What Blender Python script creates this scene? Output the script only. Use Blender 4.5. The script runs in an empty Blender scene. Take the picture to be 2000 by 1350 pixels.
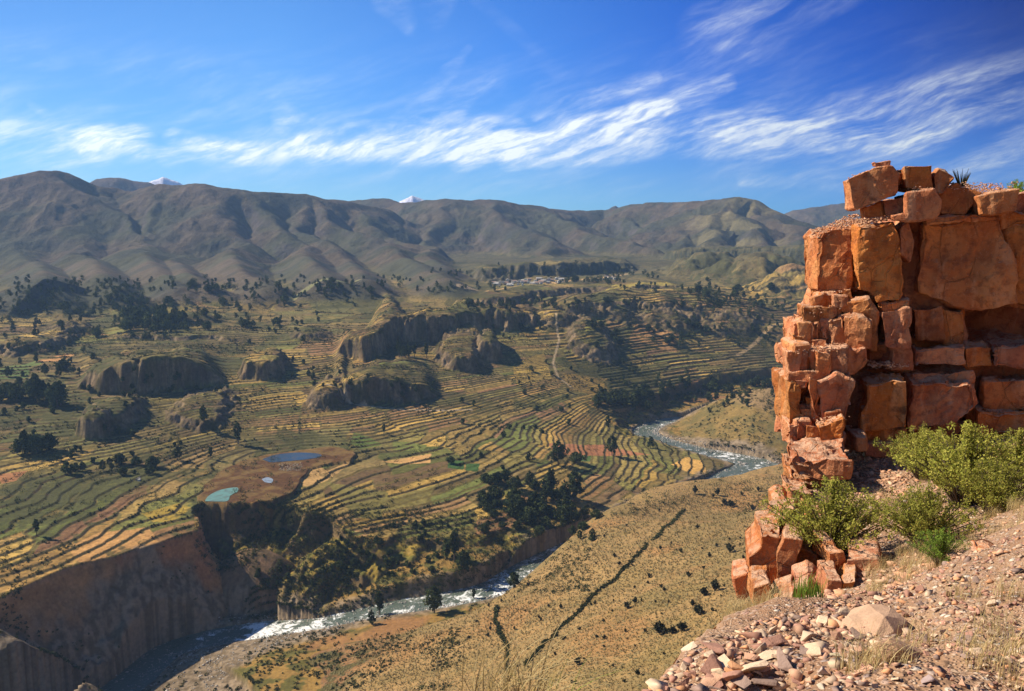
import bpy, bmesh, math, random
import numpy as np
from mathutils import Vector, Matrix
C = bpy.context.scene
COL = C.collection
R = math.radians
rng = np.random.default_rng(7)
random.seed(7)

# ------------------------------------------------------------------ camera
FPX, CX, CY = 1732.0, 1000.0, 675.0          # focal length and centre in photo pixels
PITCH = R(8.05)
cam_d = bpy.data.cameras.new('camera'); cam = bpy.data.objects.new('camera', cam_d)
COL.objects.link(cam); C.camera = cam
cam_d.sensor_width = 36.0; cam_d.lens = 36.0 * FPX / 2000.0
cam_d.clip_start = 0.1; cam_d.clip_end = 40000
cam.location = (0, 0, 0); cam.rotation_euler = (math.pi/2 - PITCH, 0, 0)

# ------------------------------------------------------------------ light
SUN_AZ, SUN_EL = R(-75), R(39)               # azimuth from +Y towards +X
sd = Vector((math.sin(SUN_AZ)*math.cos(SUN_EL), math.cos(SUN_AZ)*math.cos(SUN_EL), math.sin(SUN_EL)))
sl = bpy.data.lights.new('sun', 'SUN'); so = bpy.data.objects.new('sun', sl); COL.objects.link(so)
sl.energy = 5.0; sl.angle = R(0.53); sl.color = (1.0, 0.89, 0.72)
so.rotation_euler = sd.to_track_quat('Z', 'Y').to_euler()
C.view_settings.view_transform = 'Standard'; C.view_settings.look = 'None'
C.view_settings.exposure = 0.62; C.view_settings.gamma = 1.0
C.cycles.use_denoising = True
C.cycles.max_bounces = 6; C.cycles.diffuse_bounces = 3; C.cycles.volume_bounces = 1
C.cycles.transparent_max_bounces = 8

class NT:
    """tiny helper for building node trees"""
    def __init__(s, nt): s.nt = nt
    def n(s, typ, **kw):
        o = s.nt.nodes.new(typ)
        for k, v in kw.items():
            if k == 'inp':
                for kk, vv in v.items(): s.put(o, kk, vv)
            else: setattr(o, k, v)
        return o
    def put(s, node, key, v):
        sock = node.inputs[key]
        if isinstance(v, bpy.types.NodeSocket): s.nt.links.new(v, sock)
        else: sock.default_value = v
    def m(s, op, a, b=None, c=None, clamp=False):
        o = s.nt.nodes.new('ShaderNodeMath'); o.operation = op; o.use_clamp = clamp
        s.put(o, 0, a)
        if b is not None: s.put(o, 1, b)
        if c is not None: s.put(o, 2, c)
        return o.outputs[0]
    def sstep(s, e0, e1, x):
        o = s.n('ShaderNodeMapRange', interpolation_type='SMOOTHSTEP')
        s.put(o, 'Value', x); s.put(o, 'From Min', e0); s.put(o, 'From Max', e1)
        return o.outputs[0]
    def lin(s, e0, e1, x, t0=0.0, t1=1.0):
        o = s.n('ShaderNodeMapRange')
        s.put(o, 'Value', x); s.put(o, 'From Min', e0); s.put(o, 'From Max', e1); s.put(o, 'To Min', t0); s.put(o, 'To Max', t1)
        return o.outputs[0]
    def mix(s, f, a, b, blend='MIX'):
        o = s.nt.nodes.new('ShaderNodeMix'); o.data_type = 'RGBA'; o.blend_type = blend
        s.put(o, 0, f)
        for i, v in ((6, a), (7, b)):
            if isinstance(v, bpy.types.NodeSocket): s.nt.links.new(v, o.inputs[i])
            else: o.inputs[i].default_value = (*v, 1) if len(v) == 3 else v
        return o.outputs[2]
    def noise(s, vec, scale, detail=4, rough=0.55, dist=0.0):
        o = s.n('ShaderNodeTexNoise')
        if vec is not None: s.put(o, 'Vector', vec)
        s.put(o, 'Scale', scale); s.put(o, 'Detail', detail); s.put(o, 'Roughness', rough); s.put(o, 'Distortion', dist)
        return o.outputs[0]
    def xyz(s, x, y, z=0.0):
        o = s.n('ShaderNodeCombineXYZ'); s.put(o, 0, x); s.put(o, 1, y); s.put(o, 2, z); return o.outputs[0]
    def ramp(s, f, stops):
        o = s.n('ShaderNodeValToRGB'); s.put(o, 0, f); r = o.color_ramp
        while len(r.elements) > 1: r.elements.remove(r.elements[-1])
        r.elements[0].position = stops[0][0]; r.elements[0].color = (*stops[0][1], 1)
        for p, c in stops[1:]:
            e = r.elements.new(p); e.color = (*c, 1)
        return o.outputs[0]

# ------------------------------------------------------------------ sky
def az_el(px, py):
    x = (px-CX)/FPX; v = (CY-py)/FPX
    d = Vector((x, math.cos(PITCH)+v*math.sin(PITCH), -math.sin(PITCH)+v*math.cos(PITCH)))
    return math.atan2(d.x, d.y), math.atan2(d.z, math.hypot(d.x, d.y))
W = bpy.data.worlds.new('World'); C.world = W; W.use_nodes = True
w = NT(W.node_tree); W.node_tree.nodes.clear()
def build_sky():
    sky = w.n('ShaderNodeTexSky', sky_type='NISHITA', sun_disc=False, sun_elevation=SUN_EL,
              sun_rotation=SUN_AZ, altitude=3400.0, air_density=1.0, dust_density=0.3, ozone_density=2.0)
    tc = w.n('ShaderNodeTexCoord'); sp = w.n('ShaderNodeSeparateXYZ'); w.put(sp, 0, tc.outputs['Generated'])
    X, Y, Z = sp.outputs
    az = w.m('ARCTAN2', X, Y)
    el = w.m('ARCTAN2', Z, w.m('SQRT', w.m('ADD', w.m('MULTIPLY', X, X), w.m('MULTIPLY', Y, Y))))
    # the clear sky is brighter and paler around the sun (left), deep blue away from it
    u_ = w.lin(-math.pi, math.pi, az)
    tint = w.ramp(u_, [(0, (.55,.85,1.1)), (.30, (.60,.90,1.15)), (.412, (.50,.86,1.18)), (.46, (.52,.97,1.38)), (.5, (.30,.76,1.42)), (.53, (.12,.46,1.22)), (.56, (.025,.23,.88)), (.58, (.0,.085,.46)), (.64, (.05,.14,.45)), (.78, (.5,.8,1.05)), (1, (.55,.85,1.1))])
    low = w.sstep(0.20, 0.0, el)
    tint = w.mix(low, tint, w.ramp(u_, [(0, (.6,.8,.95)), (.30, (.6,.8,.95)), (.412, (.52,.82,1.02)), (.5, (.34,.70,1.08)), (.56, (.12,.40,.92)), (.6, (.06,.24,.72)), (.78, (.5,.75,.95)), (1, (.6,.8,.95))]))
    base = w.mix(1.0, sky.outputs[0], tint, 'MULTIPLY')
    warp = w.noise(w.xyz(w.m('MULTIPLY', az, 6.0), w.m('MULTIPLY', el, 14.0)), 1.0, 3, 0.5)
    wv = w.m('SUBTRACT', warp, 0.5)
    def streaks(ang, s_along, s_across, seed, detail=6, rough=0.62, wamp=0.03):
        ca, sa = math.cos(ang), math.sin(ang)
        u = w.m('ADD', w.m('MULTIPLY', az, ca), w.m('MULTIPLY', el, sa))
        v = w.m('ADD', w.m('MULTIPLY', az, -sa), w.m('MULTIPLY', el, ca))
        v = w.m('ADD', v, w.m('MULTIPLY', wv, wamp))
        return w.noise(w.xyz(w.m('MULTIPLY', u, s_along), w.m('MULTIPLY', v, s_across), seed), 1.0, detail, rough, 0.0)
    nA = streaks(R(16), 7, 42, 1.0)
    nB = streaks(R(28), 5, 30, 5.0)
    nC = streaks(R(38), 9, 36, 9.0)
    nF = w.noise(w.xyz(w.m('ADD', w.m('MULTIPLY', az, 22), w.m('MULTIPLY', el, 16)), w.m('SUBTRACT', w.m('MULTIPLY', el, 62), w.m('MULTIPLY', az, 14))), 1.0, 8, 0.62, 0.25)
    def seg(p0, p1, w0, w1, gain, nz, lo=0.3, hi=0.7):
        """a soft brush of cloud between two sky directions"""
        a0, e0 = az_el(*p0); a1, e1 = az_el(*p1)
        L2 = (a1-a0)**2 + (e1-e0)**2
        dx = w.m('SUBTRACT', az, a0); dy = w.m('SUBTRACT', el, e0)
        t = w.m('DIVIDE', w.m('ADD', w.m('MULTIPLY', dx, a1-a0), w.m('MULTIPLY', dy, e1-e0)), L2, clamp=True)
        ex = w.m('SUBTRACT', dx, w.m('MULTIPLY', t, a1-a0)); ey = w.m('SUBTRACT', dy, w.m('MULTIPLY', t, e1-e0))
        d = w.m('SQRT', w.m('ADD', w.m('MULTIPLY', ex, ex), w.m('MULTIPLY', ey, ey)))
        d = w.m('ADD', d, w.m('MULTIPLY', wv, 0.03))
        wd = w.m('ADD', w0/FPX, w.m('MULTIPLY', t, (w1-w0)/FPX))
        f = w.m('SUBTRACT', 1.0, w.m('DIVIDE', d, wd), clamp=True)
        f = w.m('MULTIPLY', f, w.m('MULTIPLY', w.m('SUBTRACT', 2.0, f), gain))
        return w.m('MULTIPLY', f, w.sstep(lo, hi, nz))
    S = [((-100,290),(260,278),34,40,0.7,nA,.3,.65), ((60,205),(190,285),12,34,0.7,nF,.3,.75), ((170,270),(255,252),28,14,0.6,nF,.3,.7),
         ((340,268),(500,305),20,28,0.65,nF,.3,.7), ((330,305),(900,290),22,40,0.5,nA,.28,.65),
         ((560,235),(620,290),30,38,0.55,nF,.3,.7), ((600,292),(1000,268),30,46,0.85,nA,.28,.62), ((690,262),(960,245),22,34,0.5,nF,.3,.7),
         ((900,295),(1300,218),40,22,0.95,nA,.28,.62), ((1250,222),(1420,160),22,20,0.6,nA,.28,.68),
         ((1000,298),(1500,255),38,46,0.95,nA,.28,.6), ((1450,258),(2100,190),46,90,0.62,nA,.34,.7), ((1500,265),(2150,310),44,54,0.68,nA,.34,.68),
         ((1050,230),(1280,150),20,16,0.4,nA,.3,.65),((1240,170),(1460,60),30,80,0.26,nB,.3,.75), ((1400,70),(1640,-30),80,50,0.42,nB,.3,.75),
         ((745,-30),(800,55),46,20,0.26,nF,.3,.85), ((860,-30),(850,40),40,24,0.20,nF,.3,.85), ((815,215),(915,95),22,8,0.22,nF,.3,.8), ((850,240),(960,160),28,10,0.22,nF,.3,.8),
         ((1740,190),(2100,90),14,34,0.24,nA,.3,.75), ((920,-20),(1090,140),14,16,0.06,nF,.2,.8), ((1450,355),(1900,345),12,34,0.32,nA,.35,.7),
         ((-100,240),(120,262),20,26,0.3,nA,.3,.7)]
    tot = None
    for a in S:
        o = seg(*a)
        tot = o if tot is None else w.m('SUBTRACT', 1.0, w.m('MULTIPLY', w.m('SUBTRACT', 1.0, tot), w.m('SUBTRACT', 1.0, o, clamp=True)))
    # thin veil of broad cirrus along the band
    veil = w.m('MULTIPLY', w.m('MULTIPLY', w.sstep(0.0, 0.06, el), w.sstep(0.22, 0.08, el)), w.sstep(0.35, 0.75, nA))
    tot = w.m('ADD', tot, w.m('MULTIPLY', veil, 0.34), clamp=True)
    fine = streaks(R(22), 26, 120, 13.0, 8, 0.66, 0.04)
    soft = w.noise(w.xyz(w.m('MULTIPLY', az, 9), w.m('MULTIPLY', el, 22), 3.0), 1.0, 4, 0.55, 0.3)
    tot = w.m('MULTIPLY', tot, w.m('ADD', 0.38, w.m('MULTIPLY', w.sstep(0.3, 0.66, fine), 0.85)), clamp=True)
    tot = w.m('MULTIPLY', tot, w.m('ADD', 0.6, w.m('MULTIPLY', w.sstep(0.3, 0.65, soft), 0.6)), clamp=True)
    tot = w.m('MULTIPLY', tot, w.m('ADD', 0.68, w.m('MULTIPLY', tot, 0.30)), clamp=True)
    cl = w.ramp(w.lin(-0.55, 0.56, az), [(0, (9.2, 10.0, 10.2)), (0.55, (8.8, 9.3, 9.4)), (1, (5.4, 5.9, 6.2))])
    fin = w.mix(tot, base, cl)
    bg = w.n('ShaderNodeBackground'); w.put(bg, 'Color', fin); w.put(bg, 'Strength', SKY_STRENGTH)
    out = w.n('ShaderNodeOutputWorld'); w.nt.links.new(bg.outputs[0], out.inputs['Surface'])
SKY_STRENGTH = 0.080
build_sky()

# ------------------------------------------------------------------ numpy helpers
def ray(px, py):
    x = (np.asarray(px, float)-CX)/FPX; v = (CY-np.asarray(py, float))/FPX
    return x, math.cos(PITCH)+v*math.sin(PITCH), -math.sin(PITCH)+v*math.cos(PITCH)
def atz(px, py, z):
    a, b, c = ray(px, py); t = z/c
    return a*t, b*t
def atD(px, py, D):
    a, b, c = ray(px, py); t = D/np.hypot(a, b)
    return a*t, b*t, c*t
def proj(X, Y, Z):
    fw = Y*math.cos(PITCH) - Z*math.sin(PITCH); up = Y*math.sin(PITCH)+Z*math.cos(PITCH)
    return CX+FPX*X/fw, CY-FPX*up/fw
def sst(a, b, x):
    t = np.clip((x-a)/(b-a), 0, 1); return t*t*(3-2*t)
def hsh(i, j, k=0):
    h = (i.astype(np.int64)*374761393 + j.astype(np.int64)*668265263 + k*1442695041) & 0x7fffffff
    h = ((h ^ (h >> 13))*1274126177) & 0x7fffffff
    return ((h ^ (h >> 16)) & 0xffffff)/float(0xffffff)
def vnoise(x, y, k=0):
    """gradient noise, about -1..1"""
    xi = np.floor(x); yi = np.floor(y); fx = x-xi; fy = y-yi
    u = fx*fx*fx*(fx*(fx*6-15)+10); v = fy*fy*fy*(fy*(fy*6-15)+10)
    def g(a, b):
        th = hsh(xi+a, yi+b, k)*2*np.pi
        return np.cos(th)*(fx-a)+np.sin(th)*(fy-b)
    n0 = g(0, 0)*(1-u)+g(1, 0)*u; n1 = g(0, 1)*(1-u)+g(1, 1)*u
    return (n0*(1-v)+n1*v)*1.5
def fbm(x, y, lam, octv=4, k=0, gain=0.5):
    s = 0; a = 1.0
    for i in range(octv):
        s = s+a*vnoise(x/lam+17.3*i, y/lam-9.1*i, k+i); a *= gain; lam *= 0.5
    return s
def ridged(x, y, lam, octv=4, k=0):
    s = 0; a = 1.0
    for i in range(octv):
        s = s+a*(1-np.abs(vnoise(x/lam+5.3*i, y/lam+3.1*i, k+i))*1.6); a *= 0.5; lam *= 0.5
    return s/1.9
class TPS:
    def __init__(s, pts, lam=1e-3):
        p = np.array(pts, float); s.sc = 500.0; s.c = p[:, :2]/s.sc
        n = len(p); d = np.hypot(s.c[:, None, 0]-s.c[None, :, 0], s.c[:, None, 1]-s.c[None, :, 1])
        K = s.k(d)+lam*np.eye(n); Q = np.hstack([np.ones((n, 1)), s.c])
        A = np.block([[K, Q], [Q.T, np.zeros((3, 3))]]); s.w = np.linalg.solve(A, np.r_[p[:, 2], 0, 0, 0]); s.n = n
    def k(s, d): return d*d*np.log(d+1e-9)
    def __call__(s, X, Y):
        x = X/s.sc; y = Y/s.sc; o = s.w[s.n]+s.w[s.n+1]*x+s.w[s.n+2]*y
        for i in range(s.n): o = o+s.w[i]*s.k(np.hypot(x-s.c[i, 0], y-s.c[i, 1]))
        return o
def polyd(X, Y, P, closed=False):
    """distance, arc parameter (vertex index units) and signed side (left of travel positive) to a polyline"""
    P = np.asarray(P, float); best = np.full(X.shape, 1e18); T = np.zeros(X.shape); S = np.zeros(X.shape)
    n = len(P) if closed else len(P)-1
    for i in range(n):
        a = P[i]; b = P[(i+1) % len(P)]; dx, dy = b[0]-a[0], b[1]-a[1]; L = dx*dx+dy*dy+1e-9
        tr = ((X-a[0])*dx+(Y-a[1])*dy)/L
        t = np.clip(tr, 0, 1); ex = X-a[0]-t*dx; ey = Y-a[1]-t*dy; d = ex*ex+ey*ey
        m = d < best; best = np.where(m, d, best); T = np.where(m, i+t, T); S = np.where(m, np.sign(dx*(Y-a[1])-dy*(X-a[0])), S)
    return np.sqrt(best), T, S
ASTEP = 0.001
def polyd_near(X, Y, P, k):
    # only points of the valley middle need it; the index is scaled back to the coarse line
    D = np.full(X.shape, 900.0); T = np.zeros(X.shape); S = np.ones(X.shape); m = np.hypot(X, Y) < 1750
    if m.any():
        d, t, s = polyd(X[m], Y[m], P); D[m] = d; T[m] = t/k; S[m] = s
    return D, T, S
def inpoly(X, Y, P):
    c = np.zeros(X.shape, bool); n = len(P)
    for i in range(n):
        x0, y0 = P[i][0], P[i][1]; x1, y1 = P[(i+1) % n][0], P[(i+1) % n][1]
        if y0 == y1: continue
        m = ((Y >= y0) != (Y >= y1)); c ^= m & (X < (x1-x0)*(Y-y0)/(y1-y0)+x0)
    return c
def interp(T, vals): return np.interp(T, np.arange(len(vals)), vals)

# ------------------------------------------------------------------ terrain definition
P_PTS = [(-300,1000,-188),(0,1000,-192),(200,1000,-197),(380,985,-200),(640,1000,-209),(800,1000,-215),(950,1000,-220),(1150,980,-229),
 (420,960,-200.5),(500,975,-201),(560,955,-201.2),(640,900,-201),(685,884,-201),(600,876,-200.5),(500,886,-200.3),
 (760,1060,-223),(900,1060,-226),(1000,1060,-229),
 (-300,900,-182),(0,900,-186),(300,900,-194),(450,930,-200.5),(850,900,-206),(1050,900,-215),(1200,890,-226),(1340,905,-234),
 (-300,800,-168),(0,800,-170),(300,800,-176),(600,810,-186),(850,810,-197),(1050,800,-206),(1180,800,-218),(1400,728,-205),(1560,720,-207),
 (-300,700,-153),(0,700,-154),(300,700,-156),(600,710,-162),(850,700,-168),(1100,700,-175),(1300,700,-188),(1530,690,-192),(1800,690,-198),
 (-300,640,-142),(0,640,-142),(300,640,-142),(600,640,-143),(900,640,-146),(1200,640,-152),(1530,640,-158),(1900,640,-163),
 (-300,585,-131),(0,585,-131),(300,585,-132),(600,585,-133),(900,580,-130),(1200,580,-130),(1530,580,-130),(1900,580,-135),
 (-300,545,-124),(300,545,-124),(700,545,-124),(1050,545,-122),(1300,545,-118),(1550,545,-112),(1900,545,-112)]
def topts(L):
    out = []
    for px, py, z in L:
        x, y = atz(px, py, z); out.append((float(x), float(y), z))
    return out
PP = topts(P_PTS)
for a in (-38, -19, 0, 19, 38):
    for D in (3200, 5200): PP.append((D*math.sin(R(a)), D*math.cos(R(a)), -115))
PP += [(-420, 300, -205), (-150, 300, -215), (150, 350, -225), (500, 500, -240)]
fP = TPS(PP, 2e-3)
# hillside on the camera's side of the river
S_PTS = [(1530,905,-222),(1400,945,-224),(1300,970,-226),(1200,1000,-227),(1130,1040,-229),(1060,1100,-232),(1000,1150,-236),(900,1200,-240),(820,1225,-241),
 (1400,985,-205),(1300,1010,-204),(1530,950,-200),(1640,930,-200),(1530,1000,-180),(1400,1050,-176),(1300,1150,-165),(1200,1200,-172),(1100,1200,-196),(1000,1300,-182),(1400,1200,-140),(1300,1300,-142),(1440,1250,-120),
 (900,1340,-200),(760,1310,-226),(640,1265,-250),(600,1330,-246),(480,1340,-257),(560,1420,-238),(400,1430,-262),(760,1420,-205)]
SP = topts(S_PTS)
SP += [(0,30,-42),(60,40,-42),(-60,30,-52),(150,80,-60),(-150,60,-110),(-300,150,-230),(-200,300,-255),(-330,330,-290),(150,30,-20),(300,120,-50),
       (280,900,-275),(200,840,-275),(110,735,-280),(45,650,-285),(-20,600,-292),(-80,565,-297),(350,880,-262),(480,700,-150),(450,300,-80),(600,950,-240)]
fS = TPS(SP, 1e-3)
RIVER = [(-260,1560),(60,1440),(235,1345),(300,1290),(345,1262),(440,1240),(540,1226),(620,1217),(700,1200),(780,1184),(870,1170),(960,1150),(1010,1120),(1060,1092),(1200,1030),(1340,968),(1440,925),(1478,905),(1440,893),(1370,880),(1300,862),(1262,845),(1272,832),(1310,820),(1400,812),(1520,808),(1700,800)]
RZ = [-262.5,-262,-261.5,-261,-260.3,-259,-256,-252,-249,-246,-244,-243,-242,-241.5,-241,-240.5,-240,-239.5,-239,-238.5,-238,-237.5,-237,-236.5,-236,-235.5,-235]
RHW = [16,14,11,10,10,12,11,8,8,10,11,11,10,9,10,12,16,17,15,14,13,13,12,12,12,12,12]
RLC = [0]*7+[0,3,7,9,10,9,6,3,0,0,0,0,0,0,0,0,2,3,3,3]
RBAR = [80,80,78,74,68,56,34,15,5,4,3,3,4,5,3,3,6,8,8,8,6,4,4,4,4,4,4]
RV0 = np.array([[*map(float, atz(p[0], p[1], z))] for p, z in zip(RIVER, RZ)])
def smooth_line(P, k):
    out = []; n = len(P)
    for i in range(n-1):
        p0, p1, p2, p3 = P[max(i-1, 0)], P[i], P[i+1], P[min(i+2, n-1)]
        for j in range(k):
            t = j/k; out.append(0.5*(2*p1+(p2-p0)*t+(2*p0-5*p1+4*p2-p3)*t*t+(3*p1-p0-3*p2+p3)*t**3))
    out.append(P[-1]); return np.array(out)
RV = smooth_line(RV0, 3)
RIM = [(-400,1330),(-150,1230),(0,1165),(130,1108),(240,1078),(330,1050),(382,1034),(378,1000),(392,982),(440,984),(560,990),(650,1005),(680,1040),(760,1048),(900,1050),(985,1035),(1060,1075),(1150,1030),(1250,965),(1320,940),(1400,915),(1420,900),(1370,868),(1290,850),(1225,850),(1180,812),(1250,778),(1300,752),(1400,730),(1530,710),(1800,690)]
RIMC = [8,8,8,8,8,9,12,16,16,16,14,12,2,2,2,2,2,2,1,1,1,1,1,1,1,2,4,8,10,12,12]     # sheer drop at the rim
RIMBARE = [1]*8+[0]*40
RIMM = [1.3,1.3,1.3,1.15,1.15,1.2,1.4,1.5,1.1,.9,.7,.6,.5,.45,.42,.42,.45,.5,.4,.4,.4,.4,.4,.4,.4,.5,.45,.42,.42,.42,.42]
rim_xy = []
for px, py in RIM:   # find the rim on the plateau surface
    D = np.linspace(300, 1900, 1600); a, b, c = ray(px, py); t = D/math.hypot(a, b)
    d = fP(a*t, b*t)-c*t; i = int(np.argmax(d > 0)) if (d > 0).any() else len(D)-1
    rim_xy.append((float(a*t[i]), float(b*t[i])))
rim_xy = np.array(rim_xy)
gorge_poly = [tuple(p) for p in rim_xy]+[(1200, 900), (1200, -200), (-1200, -200), (-1200, 300)]
def hit_fn(f, px, py, D0=300, D1=3000, n=2700):
    D = np.linspace(D0, D1, n); a, b, c = ray(px, py); t = D/math.hypot(a, b)
    d = f(a*t, b*t)-c*t; i = int(np.argmax(d > 0)) if (d > 0).any() else n-1
    return float(a*t[i]), float(b*t[i]), float(D[i])
# bluffs: base line (photo px), top line py, run-out length behind, face width, wiggle
BLUFFS = [
 ([(648,694),(672,703),(703,710),(742,706),(775,672),(830,668),(880,668),(930,648),(985,650),(1040,640),(1080,640)], [684,660,648,644,614,604,600,600,603,612,632], 120, 12, 10),
 ([(150,762),(190,775),(235,772),(300,778),(350,775),(400,760),(450,745)], [745,728,702,699,700,712,738], 160, 10, 8),
 ([(645,760),(670,788),(720,795),(770,792),(820,785),(865,778)], [745,738,735,738,752,768], 130, 10, 6),
 ([(900,596),(960,598),(1020,594),(1090,580),(1160,575),(1250,572),(1340,566)], [588,578,570,562,556,552,556], 400, 22, 6),
 ([(1050,625),(1120,628),(1180,630),(1240,622),(1300,628),(1380,628),(1450,620)], [610,590,585,585,590,598,612], 260, 24, 8),
 ([(1290,507),(1340,509),(1400,508),(1460,510),(1540,512),(1620,516),(1800,520)], [492,481,480,480,478,474,472], 700, 14, 6),
 ([(-60,592),(0,594),(60,594),(90,586)], [576,570,572,582], 180, 12, 6),
 ([(90,592),(140,592),(180,590),(230,590)], [584,575,576,584], 180, 10, 6),
 ([(330,582),(380,585),(440,584),(500,588),(600,585),(690,575)], [576,570,574,576,572,568], 300, 16, 6),
 ([(880,545),(950,552),(1030,552),(1110,548),(1180,540),(1250,530)], [535,515,507,506,506,512], 350, 40, 8),
 ([(200,655),(260,662),(330,668),(420,666),(500,668)], [650,652,655,656,662], 160, 8, 5),
 ([(1250,625),(1330,640),(1400,645),(1500,640)], [618,616,620,625], 160, 30, 6),
]
KNOLLS = [(890,722,84,34,1.1,1),(900,688,78,30,1.1,1),(952,704,44,46,1.3,.7),(500,741,72,42,1.1,1),(628,796,66,38,1.2,.6),(198,842,84,36,1.0,.9),(172,860,46,48,1.1,.8),(370,832,100,20,.9,.8),
 (1158,699,92,26,1.0,.7),(22,694,90,26,1.2,.8),(205,770,50,34,1.2,.7),(1390,538,150,50,1.1,0),(1500,546,180,55,1.1,0),(1560,576,120,62,1.0,0),(1180,625,150,36,1.2,.3),(1080,640,90,28,1.0,.3),
 (600,665,70,20,1.2,.3),(110,655,90,24,1.2,.3),(340,640,110,22,1.2,.3),(1300,640,120,30,1.0,.3),(1420,655,110,24,1.0,.3)]
KN = []
for px_, py_, w_, h_, dq, st_ in KNOLLS:
    x_, y_, D_ = hit_fn(fP, px_, py_); KN.append((x_, y_, w_/FPX*D_/2, h_/FPX*D_*.82, dq, st_, D_))
BL = []
for base, tops, back, fw, wig in BLUFFS:
    pts = []; hs = []
    for (px, py), tp in zip(base, tops):
        x, y, D = hit_fn(fP, px, py); pts.append((x, y)); hs.append((py-tp)/FPX*D*0.78)
    hs[0] *= 0.75; hs[-1] *= 0.75
    BL.append((np.array(pts), hs, back, fw, wig))
# mountains: crest and spur lines (px, py, distance)
RIDGES = [
 ([(-500,420,3100),(-200,395,3100),(0,366,3100),(60,347,3050),(120,335,3000),(200,362,3000),(280,374,3050),(330,362,2950),(400,358,2900),(470,372,2900),(560,381,2950),(650,394,3050),(740,410,3200)],.50),
 ([(120,337,3000),(190,395,2800),(265,478,2500),(310,530,2300),(350,560,1640)],.62), ([(0,366,3100),(20,430,2800),(70,500,2450),(90,545,2250),(105,566,1600)],.60), ([(-200,400,3100),(-150,480,2600),(-120,540,2300),(-90,562,1650)],.55),
 ([(60,347,3050),(110,420,2750),(170,490,2450),(200,540,2250),(235,562,1640)],.62),
 ([(330,362,2950),(300,410,2750),(285,450,2620),(330,500,2430),(370,540,2270),(420,560,1660)],.62), ([(400,360,2900),(410,420,2650),(440,470,2480),(470,530,2250),(520,556,1700)],.62),
 ([(470,372,2900),(520,420,2680),(580,480,2430),(640,545,2180),(690,558,1700)],.60), ([(560,381,2950),(640,425,2750),(740,475,2500),(830,525,2300),(880,548,2180)],.58), ([(650,394,3050),(720,440,2850),(800,480,2620),(870,525,2350)],.58),
 ([(560,395,2880),(600,450,2600),(680,510,2320),(720,550,2150)],.62),
 ([(600,402,3900),(740,388,3800),(790,398,3700),(870,390,3500),(950,391,3450),(1010,402,3600),(1100,411,3900),(1170,411,4000),(1230,402,3900),(1290,395,3700),(1350,396,3500),(1400,387,3330),(1440,385,3300),(1480,392,3300),(1540,420,3250),(1600,446,3200),(1700,470,3200),(1900,480,3200),(2300,470,3300)],.40),
 ([(870,390,3500),(850,440,3150),(860,490,2850)],.45), ([(950,391,3450),(1010,430,3150),(1060,470,2850),(1090,500,2600)],.45), ([(1010,402,3600),(1100,430,3350),(1180,460,3050),(1260,485,2750)],.42),
 ([(1230,402,3900),(1240,440,3400),(1290,475,2900)],.42), ([(1350,397,3500),(1330,440,3150),(1320,475,2850)],.50), ([(1425,405,3200),(1395,440,3000),(1380,478,2800)],.50), ([(1440,405,3200),(1475,440,3000),(1490,478,2800)],.50),
 ([(1480,394,3300),(1540,450,3000),(1580,490,2750)],.55),
 ([(150,372,4400),(180,360,4400),(205,350,4400),(240,347,4400),(300,358,4400),(350,372,4400)],.5),
 ([(1165,413,5000),(1195,402,5000),(1225,412,5000)],.9),
 ([(1450,440,5200),(1540,412,5200),(1600,404,5200),(1660,398,5200),(1750,388,5200),(2000,370,5200),(2400,360,5200)],.35),
 ([(265,372,5800),(290,356,5800),(318,345,5800),(348,355,5800),(385,378,5800)],1.2), ([(755,406,5800),(782,392,5800),(805,382,5800),(828,390,5800),(850,404,5800)],1.2)]
RG = []
for pts, sl_ in RIDGES:
    if pts[0][0] < 800 and sl_ >= .55: pts = [(p[0], p[1], p[2] if p[1] < 470 else min(p[2], max(1500, 100*FPX/(p[1]-430)))) for p in pts]; sl_ *= .80
    a = np.array([atD(*p) for p in pts]); RG.append((a[:, :2], a[:, 2], sl_))
SNOW_R = 5450.0

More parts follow.
